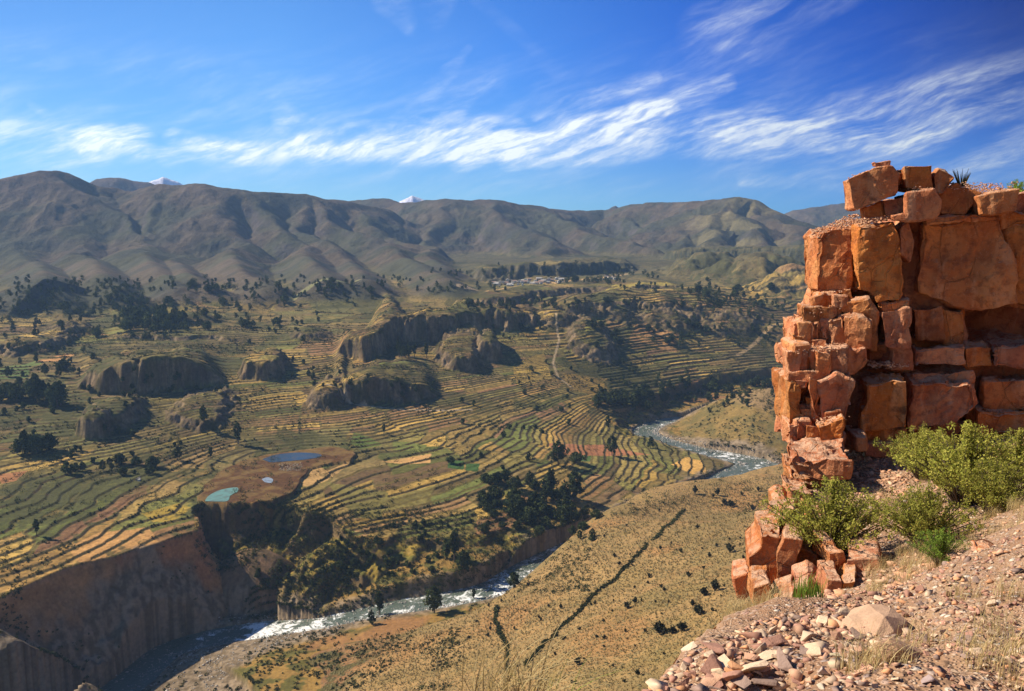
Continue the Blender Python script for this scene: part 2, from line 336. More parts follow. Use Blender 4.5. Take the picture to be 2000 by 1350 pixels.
def terrain(X, Y):
    """height and helper masks for every point of the valley"""
    Rr = np.hypot(X, Y)
    P0 = fP(X, Y)
    far = sst(1500, 2300, Rr)
    P0 = P0 + (fbm(X, Y, 260, 2, 3)*2.4+fbm(X, Y, 95, 3, 8)*1.3)*(1-0.5*far)*sst(300, 700, Rr)
    face = np.zeros(X.shape); raise_ = np.zeros(X.shape)
    wx = fbm(X, Y, 60, 3, 21)
    for pts, hs, back, fw, wig in BL:
        back = back*1.5
        bb = [pts[:, 0].min()-back-60, pts[:, 0].max()+back+60, pts[:, 1].min()-80, pts[:, 1].max()+back*1.3+60]
        m = (X > bb[0]) & (X < bb[1]) & (Y > bb[2]) & (Y < bb[3])
        if not m.any(): continue
        x, y = X[m], Y[m]; n1 = len(pts)-1
        ap = np.arctan2(pts[:, 0], pts[:, 1]); Dp = np.hypot(pts[:, 0], pts[:, 1]); af = np.linspace(ap[0], ap[-1], 60)
        Df = np.convolve(np.pad(np.interp(af, ap, Dp), 2, 'edge'), np.ones(5)/5, 'valid'); ob = 1/np.sqrt(1+(np.gradient(Df, af)/Df)**2)
        r0_ = np.hypot(x, y); a_ = np.arctan2(x, y)+fbm(x, y, 40, 2, 78)*4/r0_
        h = np.interp(a_, ap, hs)*(.95+.16*fbm(x, y, 50, 3, 77)); s = (r0_-np.interp(a_, af, Df))*np.interp(a_, af, ob)
        s = s + wx[m]*wig*1.3 + (ridged(x, y, 34, 4, 5)-.6)*wig*2.2
        arc = np.minimum(a_-ap[0], ap[-1]-a_)*r0_; endf = sst(-2, 12+.35*np.clip(s, 0, None), arc)
        up = sst(0, fw, s); rr = h*up*(1-sst(back*0.05, back*.85, s))*endf
        fc = np.clip(up*(1-up)*4, 0, 1)*np.clip(h/8, 0, 1)*endf
        raise_[m] = np.maximum(raise_[m], rr); face[m] = np.maximum(face[m], np.where(rr >= raise_[m]-1e-6, fc, 0))
    for kx_, ky_, kw_, kh_, dq, st_, D_ in KN:
        m = (np.abs(X-kx_) < kw_*3)&(np.abs(Y-ky_) < kw_*5*dq+40)
        if not m.any(): continue
        x, y = X[m], Y[m]; wv_ = wx[m]
        dy_ = (y-ky_-kw_*dq*.8)/(kw_*dq); dy_ = np.where((dy_ > 0)&(st_ > .5), dy_/3.2, dy_)
        r_ = np.hypot((x-kx_)/(kw_*1.12), dy_)+wv_*.22+(ridged(x, y, kw_*.8, 4, 6)-.6)*.30
        up = st_*sst(1.15, .62, r_)+(1-st_)*sst(1.5, 0, r_); rr = kh_*up*(1-.18*r_*r_*(r_ < 1))
        fc = np.clip(up*(1-up)*4, 0, 1)*st_
        raise_[m] = np.maximum(raise_[m], rr); face[m] = np.maximum(face[m], np.where(rr >= raise_[m]-1e-6, fc, 0))
    # terraces
    big = sst(0.0, 1.0, 1.25-np.hypot((X+30)/210, (Y-690)/110))          # the broad fields above the gorge
    zn = X+wx*40 > 60-0.9*(Y-1150); lev = np.floor(P0/4.05)
    ca0 = hsh(lev, lev*0, 17)*2.7
    step = np.where(big > .3, 1.35, np.where(zn&(Rr > 850), 2.7, np.where(Rr+wx*60 > 1250, 1.9, 1.15))); ca = (X*0.97+Y*0.22+fbm(X, Y, 80, 3, 240)*16)/58+ca0; ci = np.floor(ca); cf = ca-ci
    off = hsh(ci, np.floor(P0/9.0), 11)*0.9*(fbm(X, Y, 300, 2, 12) > -0.35)
    u = P0/step+off; fl = np.floor(u); fr = u-fl
    gr = np.hypot(np.gradient(P0, axis=0)/np.maximum(np.gradient(Rr, axis=0), .01), np.gradient(P0, axis=1)/np.maximum(Rr*ASTEP, .01)) if X.ndim == 2 else 0.05
    wd = np.clip(np.maximum(1.7, Rr*0.0021)*gr/step, .02, .30)
    have = hsh(fl, ci, 13) > 0.12+0.38*big
    tz = step*(fl-off+0.12*fr+0.88*sst(1-wd, 1.0, fr)); tz = np.where(have, tz, P0*0.5+tz*0.5)
    tmask = (1-sst(1750, 2300, Rr))*(1-sst(0.1, 0.5, face))
    brk = sst(-0.55, -0.15, fbm(X, Y, 120, 3, 33)+0.5)      # some areas are left unterraced
    mx, my = MARSH
    marsh = inpoly(X+wx*5, Y+wx*5, list(zip(mx, my)))
    tmask = tmask*brk*(1-marsh)
    Zp = P0*(1-tmask)+tz*tmask
    Zp = np.where(marsh, -200.75, Zp)
    Zp = Zp+raise_+np.clip(face*1.3, 0, 1)*((ridged(X, Y, 16, 4, 120)-.62)*7.0+(ridged(X, Y*.3, 7, 2, 125)-.6)*1.5)
    riser = sst(1-wd*1.35, 1-wd, fr)*tmask*np.where(have, 1, .35)
    # gorge
    dr, Tr, Sr = polyd_near(X, Y, RV, 3); rz = interp(Tr, RZ); hw = interp(Tr, RHW)
    dm, Tm, _ = polyd_near(X, Y, rim_xy, 1)
    ing = inpoly(X, Y, gorge_poly); s = np.where(ing, dm, -dm)
    wig = fbm(X, Y, 45, 4, 40)*interp(Tm, [2]*7+[7]*3+[10]*3+[12]*18)
    s = s+wig
    cc = interp(Tm, RIMC); mm = interp(Tm, RIMM)
    drop = cc*sst(0, 5, s)+mm*np.clip(s-3, 0, None)
    rough = fbm(X, Y, 30, 4, 50)
    drop = drop+np.clip(s, 0, 30)/30*(rough*3.5+(ridged(X, Y, 20, 4, 56)-.6)*6)
    bank = rz-2.2+np.clip(dr-hw+3, 0, 6)*0.5+np.clip(dr-hw-4, 0, None)*0.10
    lc = interp(Tr, RLC)*(Sr > 0); lc2 = sst(3, 8, dr-hw+wig*0.3)
    bank = bank + lc*lc2
    south = (Sr < 0)&(dr < 260)
    Zn = np.where(s > 0, np.where(south, np.minimum(bank, Zp), np.maximum(Zp-drop, np.minimum(bank, Zp))), Zp)
    spur_l = [(-200,1180,-200),(0,1238,-214),(100,1288,-225),(195,1350,-242),(250,1400,-270)]
    NEARSPUR = [(np.array([tuple(map(float, atz(*p))) for p in spur_l]), [p[2] for p in spur_l])]
    bare_ = interp(Tm, RIMBARE[:31])
    cliff = np.where(s > 0, np.clip(drop/12, 0, 1), 0)*(Zn > bank+1.0)
    # the inner spur and basin under the plateau rim
    kx, ky, _ = hit_fn(lambda a, b: np.full(np.shape(a), -228.0), 500, 1080)
    kd = np.hypot((X-kx)/30, (Y-ky+6)/24)+wx*0.12
    knob = -224-kd**2*18-np.clip(kd-1, 0, None)*45
    kn = (knob > Zn) & ing & (kd < 2.2); Zn = np.where(kn, knob, Zn); cliff = np.where(kn, 1, cliff)
    # the spur between the two reaches of the river, with the road
    for a0, z0_ in NEARSPUR:
        d, T, _ = polyd(X, Y, a0); q = np.interp(T, np.arange(len(z0_)), z0_)-0.85*np.clip(d-2, 0, None)+fbm(X, Y, 26, 4, 45)*2.5
        nsp = q; isn = (q > Zn)&(Rr < 620); Zn = np.where(isn, q, Zn)
    sx, sy, _ = hit_fn(lambda a, b: np.full(np.shape(a), -190.0), 1503, 757)
    cd = np.hypot(X-sx, (Y-sy)*0.8)*(1+0.12*fbm(X, Y, 120, 2, 60))
    cone = -190-cd*0.42+fbm(X, Y, 40, 3, 61)*2.0
    bench = np.where((cd > 60) & (cd < 75), 1.0, 0)
    cn = (cone > Zn) & (Y < sy+160); Zn = np.where(cn, cone, Zn)
    # hillside
    Sz = fS(X, Y)
    gul = ridged(X*0.8+Y*0.6, (Y*0.8-X*0.6)*0.35, 60, 3, 70)
    Sz = Sz+fbm(X, Y, 90, 4, 71)*2.2+(gul-0.7)*1.6+fbm(X, Y, 3.0, 2, 75)*0.16
    onS = (Sz > Zn)
    Z = np.maximum(Zn, Sz)
    Z = np.where(dr < hw+2, np.minimum(Z, rz-1.6), Z)
    # mountains
    mm_ = Rr > 1330
    M = np.full(X.shape, -1e4)
    if mm_.any():
        x, y = X[mm_], Y[mm_]
        wxx = fbm(x, y, 420, 4, 80); wyy = fbm(x, y, 420, 4, 90)
        r_ = np.hypot(x, y); amp = 75*sst(2000, 2600, r_)*(r_ < SNOW_R-100)
        xx = x+wxx*amp; yy = y+wyy*amp
        mz = np.full(x.shape, -1e4)
        cutn = ridged(x*1.0, y*0.45, 270, 5, 100)
        for a, z, sl_ in RG:
            rs_ = 50 if len(a) > 6 else 14
            d, T, _ = polyd(xx, yy, a); zz = np.interp(T, np.arange(len(z)), z)
            d = np.sqrt(d*d+rs_*rs_)-rs_; q = zz-sl_*d*(1-0.18*sst(100, 900, d))-np.clip(d/90, 0, 1)*(1-cutn)*40
            e = np.exp(-np.abs(mz-q)/16); mz = np.maximum(mz, q)+6*e*(mz > -5e3)*0.6
        M[mm_] = mz+fbm(x, y, 70, 4, 110)*3.5*sst(0, 40, 300-mz)
    Z2 = np.where(M > -5e3, np.maximum(Z, M)+6*np.exp(-np.abs(Z-M)/10), Z)
    mt = sst(-4, 14, M-Z)
    info = dict(ci=ci, cf=cf, big=big, R=Rr, P0=P0, fl=fl, fr=fr, tmask=tmask*(1-mt), riser=riser, face=face, raise_=raise_, cliff=cliff, s=s, dr=dr, hw=hw, Tr=Tr, rz=rz,
                onS=onS, isn=isn&~onS, mt=mt, marsh=marsh, cn=cn & ~onS, kn=kn, ing=ing & ~onS, bank=bank, Sr=Sr, mm=mm, bare=bare_, cd=cd)
    return Z2, info
_mp = [(378,978),(420,925),(470,900),(530,885),(590,878),(640,872),(690,880),(680,900),(640,905),(600,915),(580,960),(540,975),(470,984),(420,984)]
_mx, _my = zip(*[tuple(map(float, atz(a, b, -200.5))) for a, b in _mp]); MARSH = (_mx, _my)
NAZ, GRIDQ = 1300, 1.0

# ------------------------------------------------------------------ terrain grids
AZ = np.radians(np.linspace(-39, 39, NAZ))
def radii(spec):
    out = []
    for a, b, d0, d1 in spec:
        r = a
        while r < b:
            out.append(r); r += d0+(d1-d0)*(r-a)/(b-a)
    return np.array(out)
Q = GRIDQ
ASTEP = float(AZ[1]-AZ[0])
RAD1 = radii([(60, 120, 4*Q, 3*Q), (120, 450, 1.1*Q, 1.6*Q), (450, 1500, 1.25*Q, 1.5*Q), (1500, 2080, 2.2*Q, 3.5*Q)]); RAD1 = np.r_[RAD1, 2080.0]
RAD2 = np.r_[np.array([2080.0]), radii([(2084, 3400, 5*Q, 6*Q), (3400, 6100, 10*Q, 16*Q)])]
def link_mesh(name, verts, faces, smooth=True):
    me = bpy.data.meshes.new(name); nv = len(verts); nf = len(faces); k = faces.shape[1]
    me.vertices.add(nv); me.vertices.foreach_set('co', np.ascontiguousarray(verts, dtype=np.float32).ravel())
    me.loops.add(nf*k); me.loops.foreach_set('vertex_index', np.ascontiguousarray(faces, dtype=np.int32).ravel())
    me.polygons.add(nf); me.polygons.foreach_set('loop_start', np.arange(0, nf*k, k, dtype=np.int32))
    try: me.polygons.foreach_set('loop_total', np.full(nf, k, dtype=np.int32))
    except Exception: pass
    if smooth: me.polygons.foreach_set('use_smooth', np.ones(nf, dtype=bool))
    me.update(calc_edges=True)
    o = bpy.data.objects.new(name, me); COL.objects.link(o); return o
def grid_faces(nr, nc):
    i = np.arange(nr-1)[:, None]*nc+np.arange(nc-1)[None, :]
    return np.stack([i, i+1, i+nc+1, i+nc], -1).reshape(-1, 4)
def add_col(o, rgb, name='Col'):
    a = o.data.color_attributes.new(name, 'FLOAT_COLOR', 'POINT')
    c = np.ones((len(rgb), 4), np.float32); c[:, :3] = rgb; a.data.foreach_set('color', c.ravel())
def add_f(o, v, name):
    a = o.data.attributes.new(name, 'FLOAT', 'POINT'); a.data.foreach_set('value', np.ascontiguousarray(v, dtype=np.float32).ravel())

def lerp(a, b, t):
    a = np.asarray(a, float); b = np.asarray(b, float); return a+(b-a)*t[..., None]
def px_poly(L, z): return [tuple(map(float, atz(a, b, z))) for a, b in L]
FIELDS = [  # particular fields the valley floor shows: outline, ground height, colour
 ([(690,858),(715,862),(745,872),(705,880),(684,872)], -203, (.085,.14,.04)),
 ([(880,896),(910,899),(904,912),(876,911)], -207, (.05,.11,.04)), ([(912,900),(938,900),(934,912),(908,912)], -207, (.05,.11,.04)),
 ([(770,868),(835,872),(828,884),(765,882)], -205, (.13,.17,.06)),
 ([(1120,888),(1155,884),(1150,898),(1118,902)], -220, (.06,.115,.045)),
 ([(1312,908),(1340,890),(1372,896),(1380,918),(1350,922)], -234, (.42,.30,.12)),
 ([(740,903),(845,885),(842,900),(780,905)], -205, (.42,.30,.15)), ([(275,1000),(350,978),(375,985),(330,1013),(295,1012)], -199, (.26,.22,.06)),
 ([(535,915),(560,905),(600,900),(640,915),(700,890),(640,930),(600,945),(545,940)], -201, (.33,.25,.13)),
 ([(720,1030),(780,1022),(765,1038),(725,1042)], -212, (.36,.22,.12)),
 ([(130,1060),(200,1030),(290,1015),(310,1040),(240,1072),(160,1098)], -197, (.34,.23,.11)),
 ([(0,925),(55,918),(30,935),(0,942)], -188, (.28,.16,.09)),
 ([(0,735),(80,720),(100,703),(50,720),(0,725)], -160, (.10,.15,.06)), ([(70,715),(100,703),(145,704),(125,715)], -160, (.34,.22,.11)),
 ([(0,735),(60,728),(50,742),(0,745)], -162, (.07,.12,.045)), ([(640,955),(760,962),(740,1000),(690,1000)], -210, (.15,.15,.06)),
 ([(1070,880),(1180,862),(1270,868),(1180,884),(1080,900)], -221, (.26,.14,.085)), ([(600,845),(690,835),(660,865),(590,872)], -196, (.17,.17,.08)),
 ([(1110,672),(1150,668),(1175,674),(1150,682),(1115,680)], -172, (.2,.22,.06)), ([(1240,690),(1330,688),(1320,706),(1230,705)], -196, (.3,.2,.1)),
 ([(1100,740),(1190,735),(1180,750),(1110,752)], -195, (.26,.2,.07)), ([(1000,720),(1060,708),(1080,725),(1010,738)], -182, (.28,.23,.08)),
 ([(1160,575),(1320,566),(1300,580),(1200,588)], -130, (.24,.22,.07)), ([(1360,660),(1480,655),(1470,668),(1370,672)], -180, (.25,.17,.1)),
]
PAL = np.array([[.20,.18,.075],[.23,.19,.08],[.27,.20,.085],[.16,.155,.06],[.18,.12,.075],[.21,.145,.08],[.15,.155,.06],[.10,.13,.045],[.23,.165,.09],[.15,.13,.065],[.18,.175,.07],[.34,.27,.10],[.32,.25,.09],[.13,.10,.06],[.22,.18,.075],[.12,.14,.05]])
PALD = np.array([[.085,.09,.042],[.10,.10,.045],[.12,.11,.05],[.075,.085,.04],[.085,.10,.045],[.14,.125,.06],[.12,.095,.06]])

def shade(X, Y, Z, I, nz):
    px, py = proj(X, Y, Z)
    n1 = fbm(X, Y, 90, 4, 200); n2 = fbm(X, Y, 14, 4, 210); n3 = fbm(X, Y, 4.5, 3, 220); n4 = fbm(X, Y, 320, 3, 230)
    wxx = fbm(X, Y, 55, 3, 240)*14
    # ---- fields: each terrace is cut into plots
    ci, cf = I['ci'], I['cf']; lam = 58
    grp = np.floor(I['fl']/3.0+hsh(ci, ci*0+3, 9))
    h = hsh(grp, ci, 7); h2 = hsh(I['fl'], ci, 8)
    col = PAL[np.minimum((h*len(PAL)).astype(int), len(PAL)-1)]
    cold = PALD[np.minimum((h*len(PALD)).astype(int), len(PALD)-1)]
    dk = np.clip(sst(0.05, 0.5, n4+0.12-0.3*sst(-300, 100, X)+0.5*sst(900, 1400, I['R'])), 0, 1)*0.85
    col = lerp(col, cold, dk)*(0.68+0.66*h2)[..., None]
    mot = fbm(X, Y, 7, 3, 215); col = col*(1+0.30*n2+0.22*n3+.22*mot)[..., None]; col = lerp(col, np.array([.06,.065,.03])*np.ones(col.shape), sst(.18, .5, mot*.7+n2*.6)*.7*(1-.5*I['big']))
    edge = np.minimum(cf, 1-cf)*lam
    hed = (edge < 1.6)&(h2 > 0.3)
    col = np.where(hed[..., None], np.array([.12,.115,.05]), col)
    # grass/scrub strip on the terrace lip and stone risers
    lip = sst(0.78, 0.86, I['fr'])*I['tmask']
    col = lerp(col, np.array([.21,.19,.07])*np.ones(col.shape), lip*0.55)
    col = lerp(col, np.array([.075,.07,.042])*np.ones(col.shape), I['riser'])
    # unterraced rough ground
    rough = lerp(np.array([.15,.135,.06])*np.ones(col.shape), np.array([.085,.095,.04])*np.ones(col.shape), sst(-.3, .4, n1+.5*n2))
    col = lerp(rough, col, np.clip(I['tmask']*1.2+0.15, 0, 1)*(1-I['face']))
    farw = sst(1500, 2000, I['R']); col = lerp(col, lerp(np.array([.085,.085,.045])*np.ones(col.shape), np.array([.15,.125,.065])*np.ones(col.shape), sst(-.3, .4, n1+n2*.6)), farw*.8)
    # particular fields
    for L, z, c in FIELDS:
        P = px_poly(L, z); xs = [p[0] for p in P]; ys = [p[1] for p in P]
        m = (X > min(xs)-5)&(X < max(xs)+5)&(Y > min(ys)-5)&(Y < max(ys)+5)
        if not m.any(): continue
        k = np.zeros(X.shape, bool); k[m] = inpoly(X[m]+wxx[m]*.12, Y[m]+wxx[m]*.12, P)
        k &= (I['riser'] < .4)&(I['face'] < .2)&~I['onS']
        col[k] = np.array(c)*(1+0.14*n2[k]+0.1*n3[k])[:, None]
    # marsh
    mc = lerp(np.array([.075,.046,.024])*np.ones(col.shape), np.array([.125,.095,.045])*np.ones(col.shape), sst(-.3, .6, n2+n1))
    col = np.where(I['marsh'][..., None], mc, col)
    # scrub patches on gentle ground
    scr = sst(0.22-.12*sst(1100, 1700, I['R']), 0.42-.1*sst(1100, 1700, I['R']), n1+0.55*n2+0.15*n3)*(1-I['marsh'])*np.clip(1-2.5*dk*0, 0, 1)
    scr = scr*(1-sst(-190, -120, X)*(1-sst(200, 300, X))*(1-sst(850, 1000, Y))*.7)
    col = lerp(col, np.array([.05,.06,.028])*np.ones(col.shape), scr*0.8)
    # bluff faces: bare grey-brown rock with streaks
    st = fbm(X*1.0, Y*0.2+Z*0.25, 12, 3, 250)
    rock = lerp(np.array([.09,.078,.06])*np.ones(col.shape), np.array([.18,.155,.12])*np.ones(col.shape), sst(-.5, .5, st))
    rock = lerp(rock, np.array([.08,.075,.04])*np.ones(col.shape), sst(0.1, .5, n2)*.7)
    strat = np.sin(Z*1.1+n2*2.5)*.5+.5; rock = rock*(.8+.35*strat)[..., None]
    rock = lerp(rock, np.array([.05,.06,.032])*np.ones(col.shape), np.maximum(farw*.8, sst(-.1, .4, n3+n2*.5+.05)*.38))
    fc = np.clip(sst(.12, .35, I['face']), 0, 1)*sst(.99, .90, nz)
    col = lerp(col, rock, fc)
    # gorge slopes
    g1 = np.array([.27,.185,.105]); g2 = np.array([.26,.15,.085]); gr = np.array([.10,.11,.035]); gy = np.array([.2,.17,.05])
    bare = lerp(g1*np.ones(col.shape), g2*np.ones(col.shape), sst(-.1, .5, n1+.4*n2))*(1+.25*fbm(X, Y*0.3+Z, 9, 3, 260))[..., None]
    veg = lerp(gr*np.ones(col.shape), gy*np.ones(col.shape), sst(-.3, .3, n2+.5*n3))
    veg = lerp(veg, np.array([.05,.055,.025])*np.ones(col.shape), sst(.1, .5, n1-n3*.6+n2*.3))
    isb = np.clip(I['bare'], 0, 1)
    gc = lerp(veg, bare, isb)
    gc = lerp(gc, np.array([.10,.08,.06])*np.ones(col.shape), sst(.86, .66, nz)*(1-isb)*.8)
    gm = I['ing']&(I['cliff'] > 0.02)
    col = np.where(gm[..., None], gc, col)
    kc = lerp(np.array([.09,.075,.05])*np.ones(col.shape), np.array([.16,.12,.085])*np.ones(col.shape), sst(-.3, .4, n2+st))
    col = np.where(I['kn'][..., None], kc, col)
    ic = lerp(np.array([.27,.18,.10])*np.ones(col.shape), np.array([.09,.085,.04])*np.ones(col.shape), sst(-.15, .25, n2+.4*n1+.4*n3))
    col = np.where(I['isn'][..., None], ic, col)
    cc = lerp(np.array([.17,.14,.065])*np.ones(col.shape), np.array([.11,.105,.05])*np.ones(col.shape), sst(-.3, .4, n1+.6*n2))
    cc = lerp(cc, np.array([.2,.16,.11])*np.ones(col.shape), sst(45, 30, I['cd'])*.7)
    col = np.where(I['cn'][..., None], cc, col)
    # gorge floor
    fl = I['ing']&(I['cliff'] <= 0.02)&(I['dr'] < 140)&~I['cn']
    fcx = lerp(np.array([.20,.15,.06])*np.ones(col.shape), np.array([.085,.09,.035])*np.ones(col.shape), sst(-.1, .25, n2+.4*n3))
    fcx = lerp(fcx, np.array([.20,.13,.07])*np.ones(col.shape), sst(.2, .5, n1))
    col = np.where(fl[..., None], fcx, col)
    # hillside
    a = sst(-.35, .45, n1+.5*n2)
    hs = lerp(np.array([.225,.175,.095])*np.ones(col.shape), np.array([.18,.15,.08])*np.ones(col.shape), a)
    hs = lerp(hs, np.array([.25,.155,.08])*np.ones(col.shape), sst(.15, .6, fbm(X, Y, 70, 3, 270))*.55)
    hs = lerp(hs, np.array([.13,.12,.055])*np.ones(col.shape), sst(.3, .6, fbm(X, Y, 38, 4, 275))*.35)
    lowb = sst(960, 820, px+70*n1+25*n2)*sst(1180, 1230, py+20*n1*0)       # old low river bench: darker, more scrub
    bx, by = atz(np.array([840, 700]), np.array([1225, 1400]), -256)
    sidel = ((bx[1]-bx[0])*(Y-by[0])-(by[1]-by[0])*(X-bx[0]))/math.hypot(bx[1]-bx[0], by[1]-by[0])
    lb = sst(-4, 10, -sidel+n1*8)
    lowc = lerp(np.array([.15,.10,.06])*np.ones(col.shape), np.array([.065,.065,.032])*np.ones(col.shape), sst(-.15, .3, n2+.5*n1+.3*n3))
    lowc = lerp(lowc, np.array([.22,.15,.085])*np.ones(col.shape), sst(.25, .6, n1-.4*n2)*.7)
    hs = lerp(hs, lowc, lb)
    col = np.where(I['onS'][..., None], hs, col)
    # pebble bars beside the river
    pb = sst(10, 0, I['dr']-I['hw']+n2*5-interp(I['Tr'], RBAR)*np.where(I['Sr'] < 0, 1, .25))
    pc = lerp(np.array([.20,.185,.16])*np.ones(col.shape), np.array([.11,.10,.08])*np.ones(col.shape), sst(-.4, .4, n3+.5*n2))
    col = lerp(col, pc, pb*(1-I['mt'])*(I['dr'] < 110))
    # mountains
    mz = Z
    mc = lerp(np.array([.10,.082,.052])*np.ones(col.shape), np.array([.066,.068,.038])*np.ones(col.shape), sst(-.4, .4, fbm(X, Y, 260, 4, 280)))
    mc = lerp(mc, np.array([.12,.09,.068])*np.ones(col.shape), sst(20, 160, mz+30*n4)*.8)
    mc = lerp(mc, np.array([.05,.055,.04])*np.ones(col.shape), np.clip(sst(.15, .45, fbm(X, Y*.6, 110, 4, 285)), 0, 1)*.55)
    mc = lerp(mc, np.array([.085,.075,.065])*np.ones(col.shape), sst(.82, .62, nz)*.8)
    mc = lerp(mc, np.array([.17,.15,.07])*np.ones(col.shape), sst(1300, 1400, px)*sst(1560, 1500, px)*sst(.0, .4, fbm(X, Y, 150, 3, 290)+.2)*.8)
    col = lerp(col, mc, I['mt'])
    col = np.where((I['R'] > SNOW_R)[..., None]&(Z > 60)[..., None], np.array([.85,.87,.9]), col)
    # tracks
    for L, z, wd, c in ROADS:
        P = px_poly(L, z) if not isinstance(z, list) else [tuple(map(float, atz(a, b, zz))) for (a, b), zz in zip(L, z)]
        xs = [p[0] for p in P]; ys = [p[1] for p in P]
        m = (X > min(xs)-8)&(X < max(xs)+8)&(Y > min(ys)-8)&(Y < max(ys)+8)
        if not m.any(): continue
        d, _, _ = polyd(X[m], Y[m], P); k = sst(wd, wd*.5, d)
        cm = col[m]; col[m] = lerp(cm, np.array(c)*np.ones(cm.shape), k)
    lum = (col*np.array([.3, .6, .1])).sum(-1)[..., None]
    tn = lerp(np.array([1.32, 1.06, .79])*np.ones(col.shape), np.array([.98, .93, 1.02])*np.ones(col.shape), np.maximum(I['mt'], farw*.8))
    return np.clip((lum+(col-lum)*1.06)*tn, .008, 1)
ROADS = [
 ([(640,800),(700,803),(790,801),(850,797),(920,790)], -192, 2.2, (.30,.28,.24)),
 ([(1422,803),(1445,812),(1490,818),(1540,825)], [-232,-233,-232,-228], 2.6, (.38,.33,.25)),
 ([(1540,760),(1470,762),(1425,768),(1440,772),(1480,775)], [-200,-204,-208,-210,-212], 2.6, (.34,.30,.24)),
 ([(1085,670),(1092,690),(1080,712),(1090,730),(1118,748)], [-172,-177,-181,-186,-194], 1.9, (.3,.27,.2)),
 ([(1440,700),(1500,680),(1600,670)], [-196,-190,-186], 3.0, (.33,.27,.17)),
 ([(900,580),(1000,570),(1080,563),(1150,555),(1220,548)], -127, 12, (.36,.28,.16)),
 ([(560,592),(640,583),(700,578)], -131, 9, (.2,.2,.09)),
]
terr_mat = None
def ground_material():
    m = bpy.data.materials.new('valley_ground'); m.use_nodes = True; t = NT(m.node_tree); t.nt.nodes.clear()
    at = t.n('ShaderNodeAttribute', attribute_name='Col'); geo = t.n('ShaderNodeNewGeometry')
    tus = t.n('ShaderNodeAttribute', attribute_name='tussock')
    pos = geo.outputs['Position']
    n1 = t.noise(pos, 0.35, 6, 0.65); n2 = t.noise(pos, 0.045, 5, 0.6)
    f = t.m('ADD', t.m('MULTIPLY', t.m('SUBTRACT', n1, 0.5), 1.5), t.m('ADD', 1.0, t.m('MULTIPLY', t.m('SUBTRACT', n2, 0.5), 0.7)))
    f = t.m('MAXIMUM', f, 0.35)
    c = t.mix(1.0, at.outputs['Color'], t.xyz(f, f, f), 'MULTIPLY')
    vor = t.n('ShaderNodeTexVoronoi', feature='F1'); t.put(vor, 'Vector', pos); t.put(vor, 'Scale', 0.62); t.put(vor, 'Randomness', 1.0)
    vd = vor.outputs['Distance']
    tuft = t.sstep(0.62, 0.30, vd)
    sc = t.n('ShaderNodeSeparateXYZ'); t.put(sc, 0, vor.outputs['Color'])
    big = t.sstep(0.35, 0.6, sc.outputs[0])
    tuft = t.m('MULTIPLY', tuft, big)
    grass = t.mix(sc.outputs[1], (.25, .195, .09), (.18, .165, .075))
    c2 = t.mix(t.m('MULTIPLY', t.m('MULTIPLY', tuft, 0.6), tus.outputs['Fac']), c, grass)
    green = t.m('MULTIPLY', t.m('MULTIPLY', tuft, t.sstep(0.86, 0.9, sc.outputs[2])), tus.outputs['Fac'])
    c2 = t.mix(t.m('MULTIPLY', green, 0.8), c2, (.06, .07, .03))
    bmp = t.n('ShaderNodeBump'); t.put(bmp, 'Strength', 0.9); t.put(bmp, 'Distance', 1.0)
    hgt = t.m('ADD', t.m('MULTIPLY', n1, 0.9), t.m('MULTIPLY', t.m('MULTIPLY', tuft, 0.8), tus.outputs['Fac']))
    t.put(bmp, 'Height', hgt)
    b = t.n('ShaderNodeBsdfPrincipled'); t.put(b, 'Base Color', c2); t.put(b, 'Roughness', 0.95); t.put(b, 'Normal', bmp.outputs[0])
    t.put(b, 'Specular IOR Level', 0.1)
    o = t.n('ShaderNodeOutputMaterial'); t.nt.links.new(b.outputs[0], o.inputs[0]); return m
def hill_material():
    m = bpy.data.materials.new('mountain_ground'); m.use_nodes = True; t = NT(m.node_tree); t.nt.nodes.clear()
    at = t.n('ShaderNodeAttribute', attribute_name='Col'); geo = t.n('ShaderNodeNewGeometry'); pos = geo.outputs['Position']
    n1 = t.noise(pos, 0.05, 7, 0.68); n2 = t.noise(pos, 0.012, 5, 0.6)
    f = t.m('ADD', t.m('MULTIPLY', t.m('SUBTRACT', n1, 0.5), 1.6), t.m('ADD', 1.0, t.m('MULTIPLY', t.m('SUBTRACT', n2, 0.5), 0.9)))
    c = t.mix(1.0, at.outputs['Color'], t.xyz(f, f, f), 'MULTIPLY')
    bmp = t.n('ShaderNodeBump'); t.put(bmp, 'Strength', 1.0); t.put(bmp, 'Distance', 9.0); t.put(bmp, 'Height', n1)
    b = t.n('ShaderNodeBsdfPrincipled'); t.put(b, 'Base Color', c); t.put(b, 'Roughness', 0.95); t.put(b, 'Normal', bmp.outputs[0]); t.put(b, 'Specular IOR Level', 0.05)
    o = t.n('ShaderNodeOutputMaterial'); t.nt.links.new(b.outputs[0], o.inputs[0]); return m
GRIDS = []
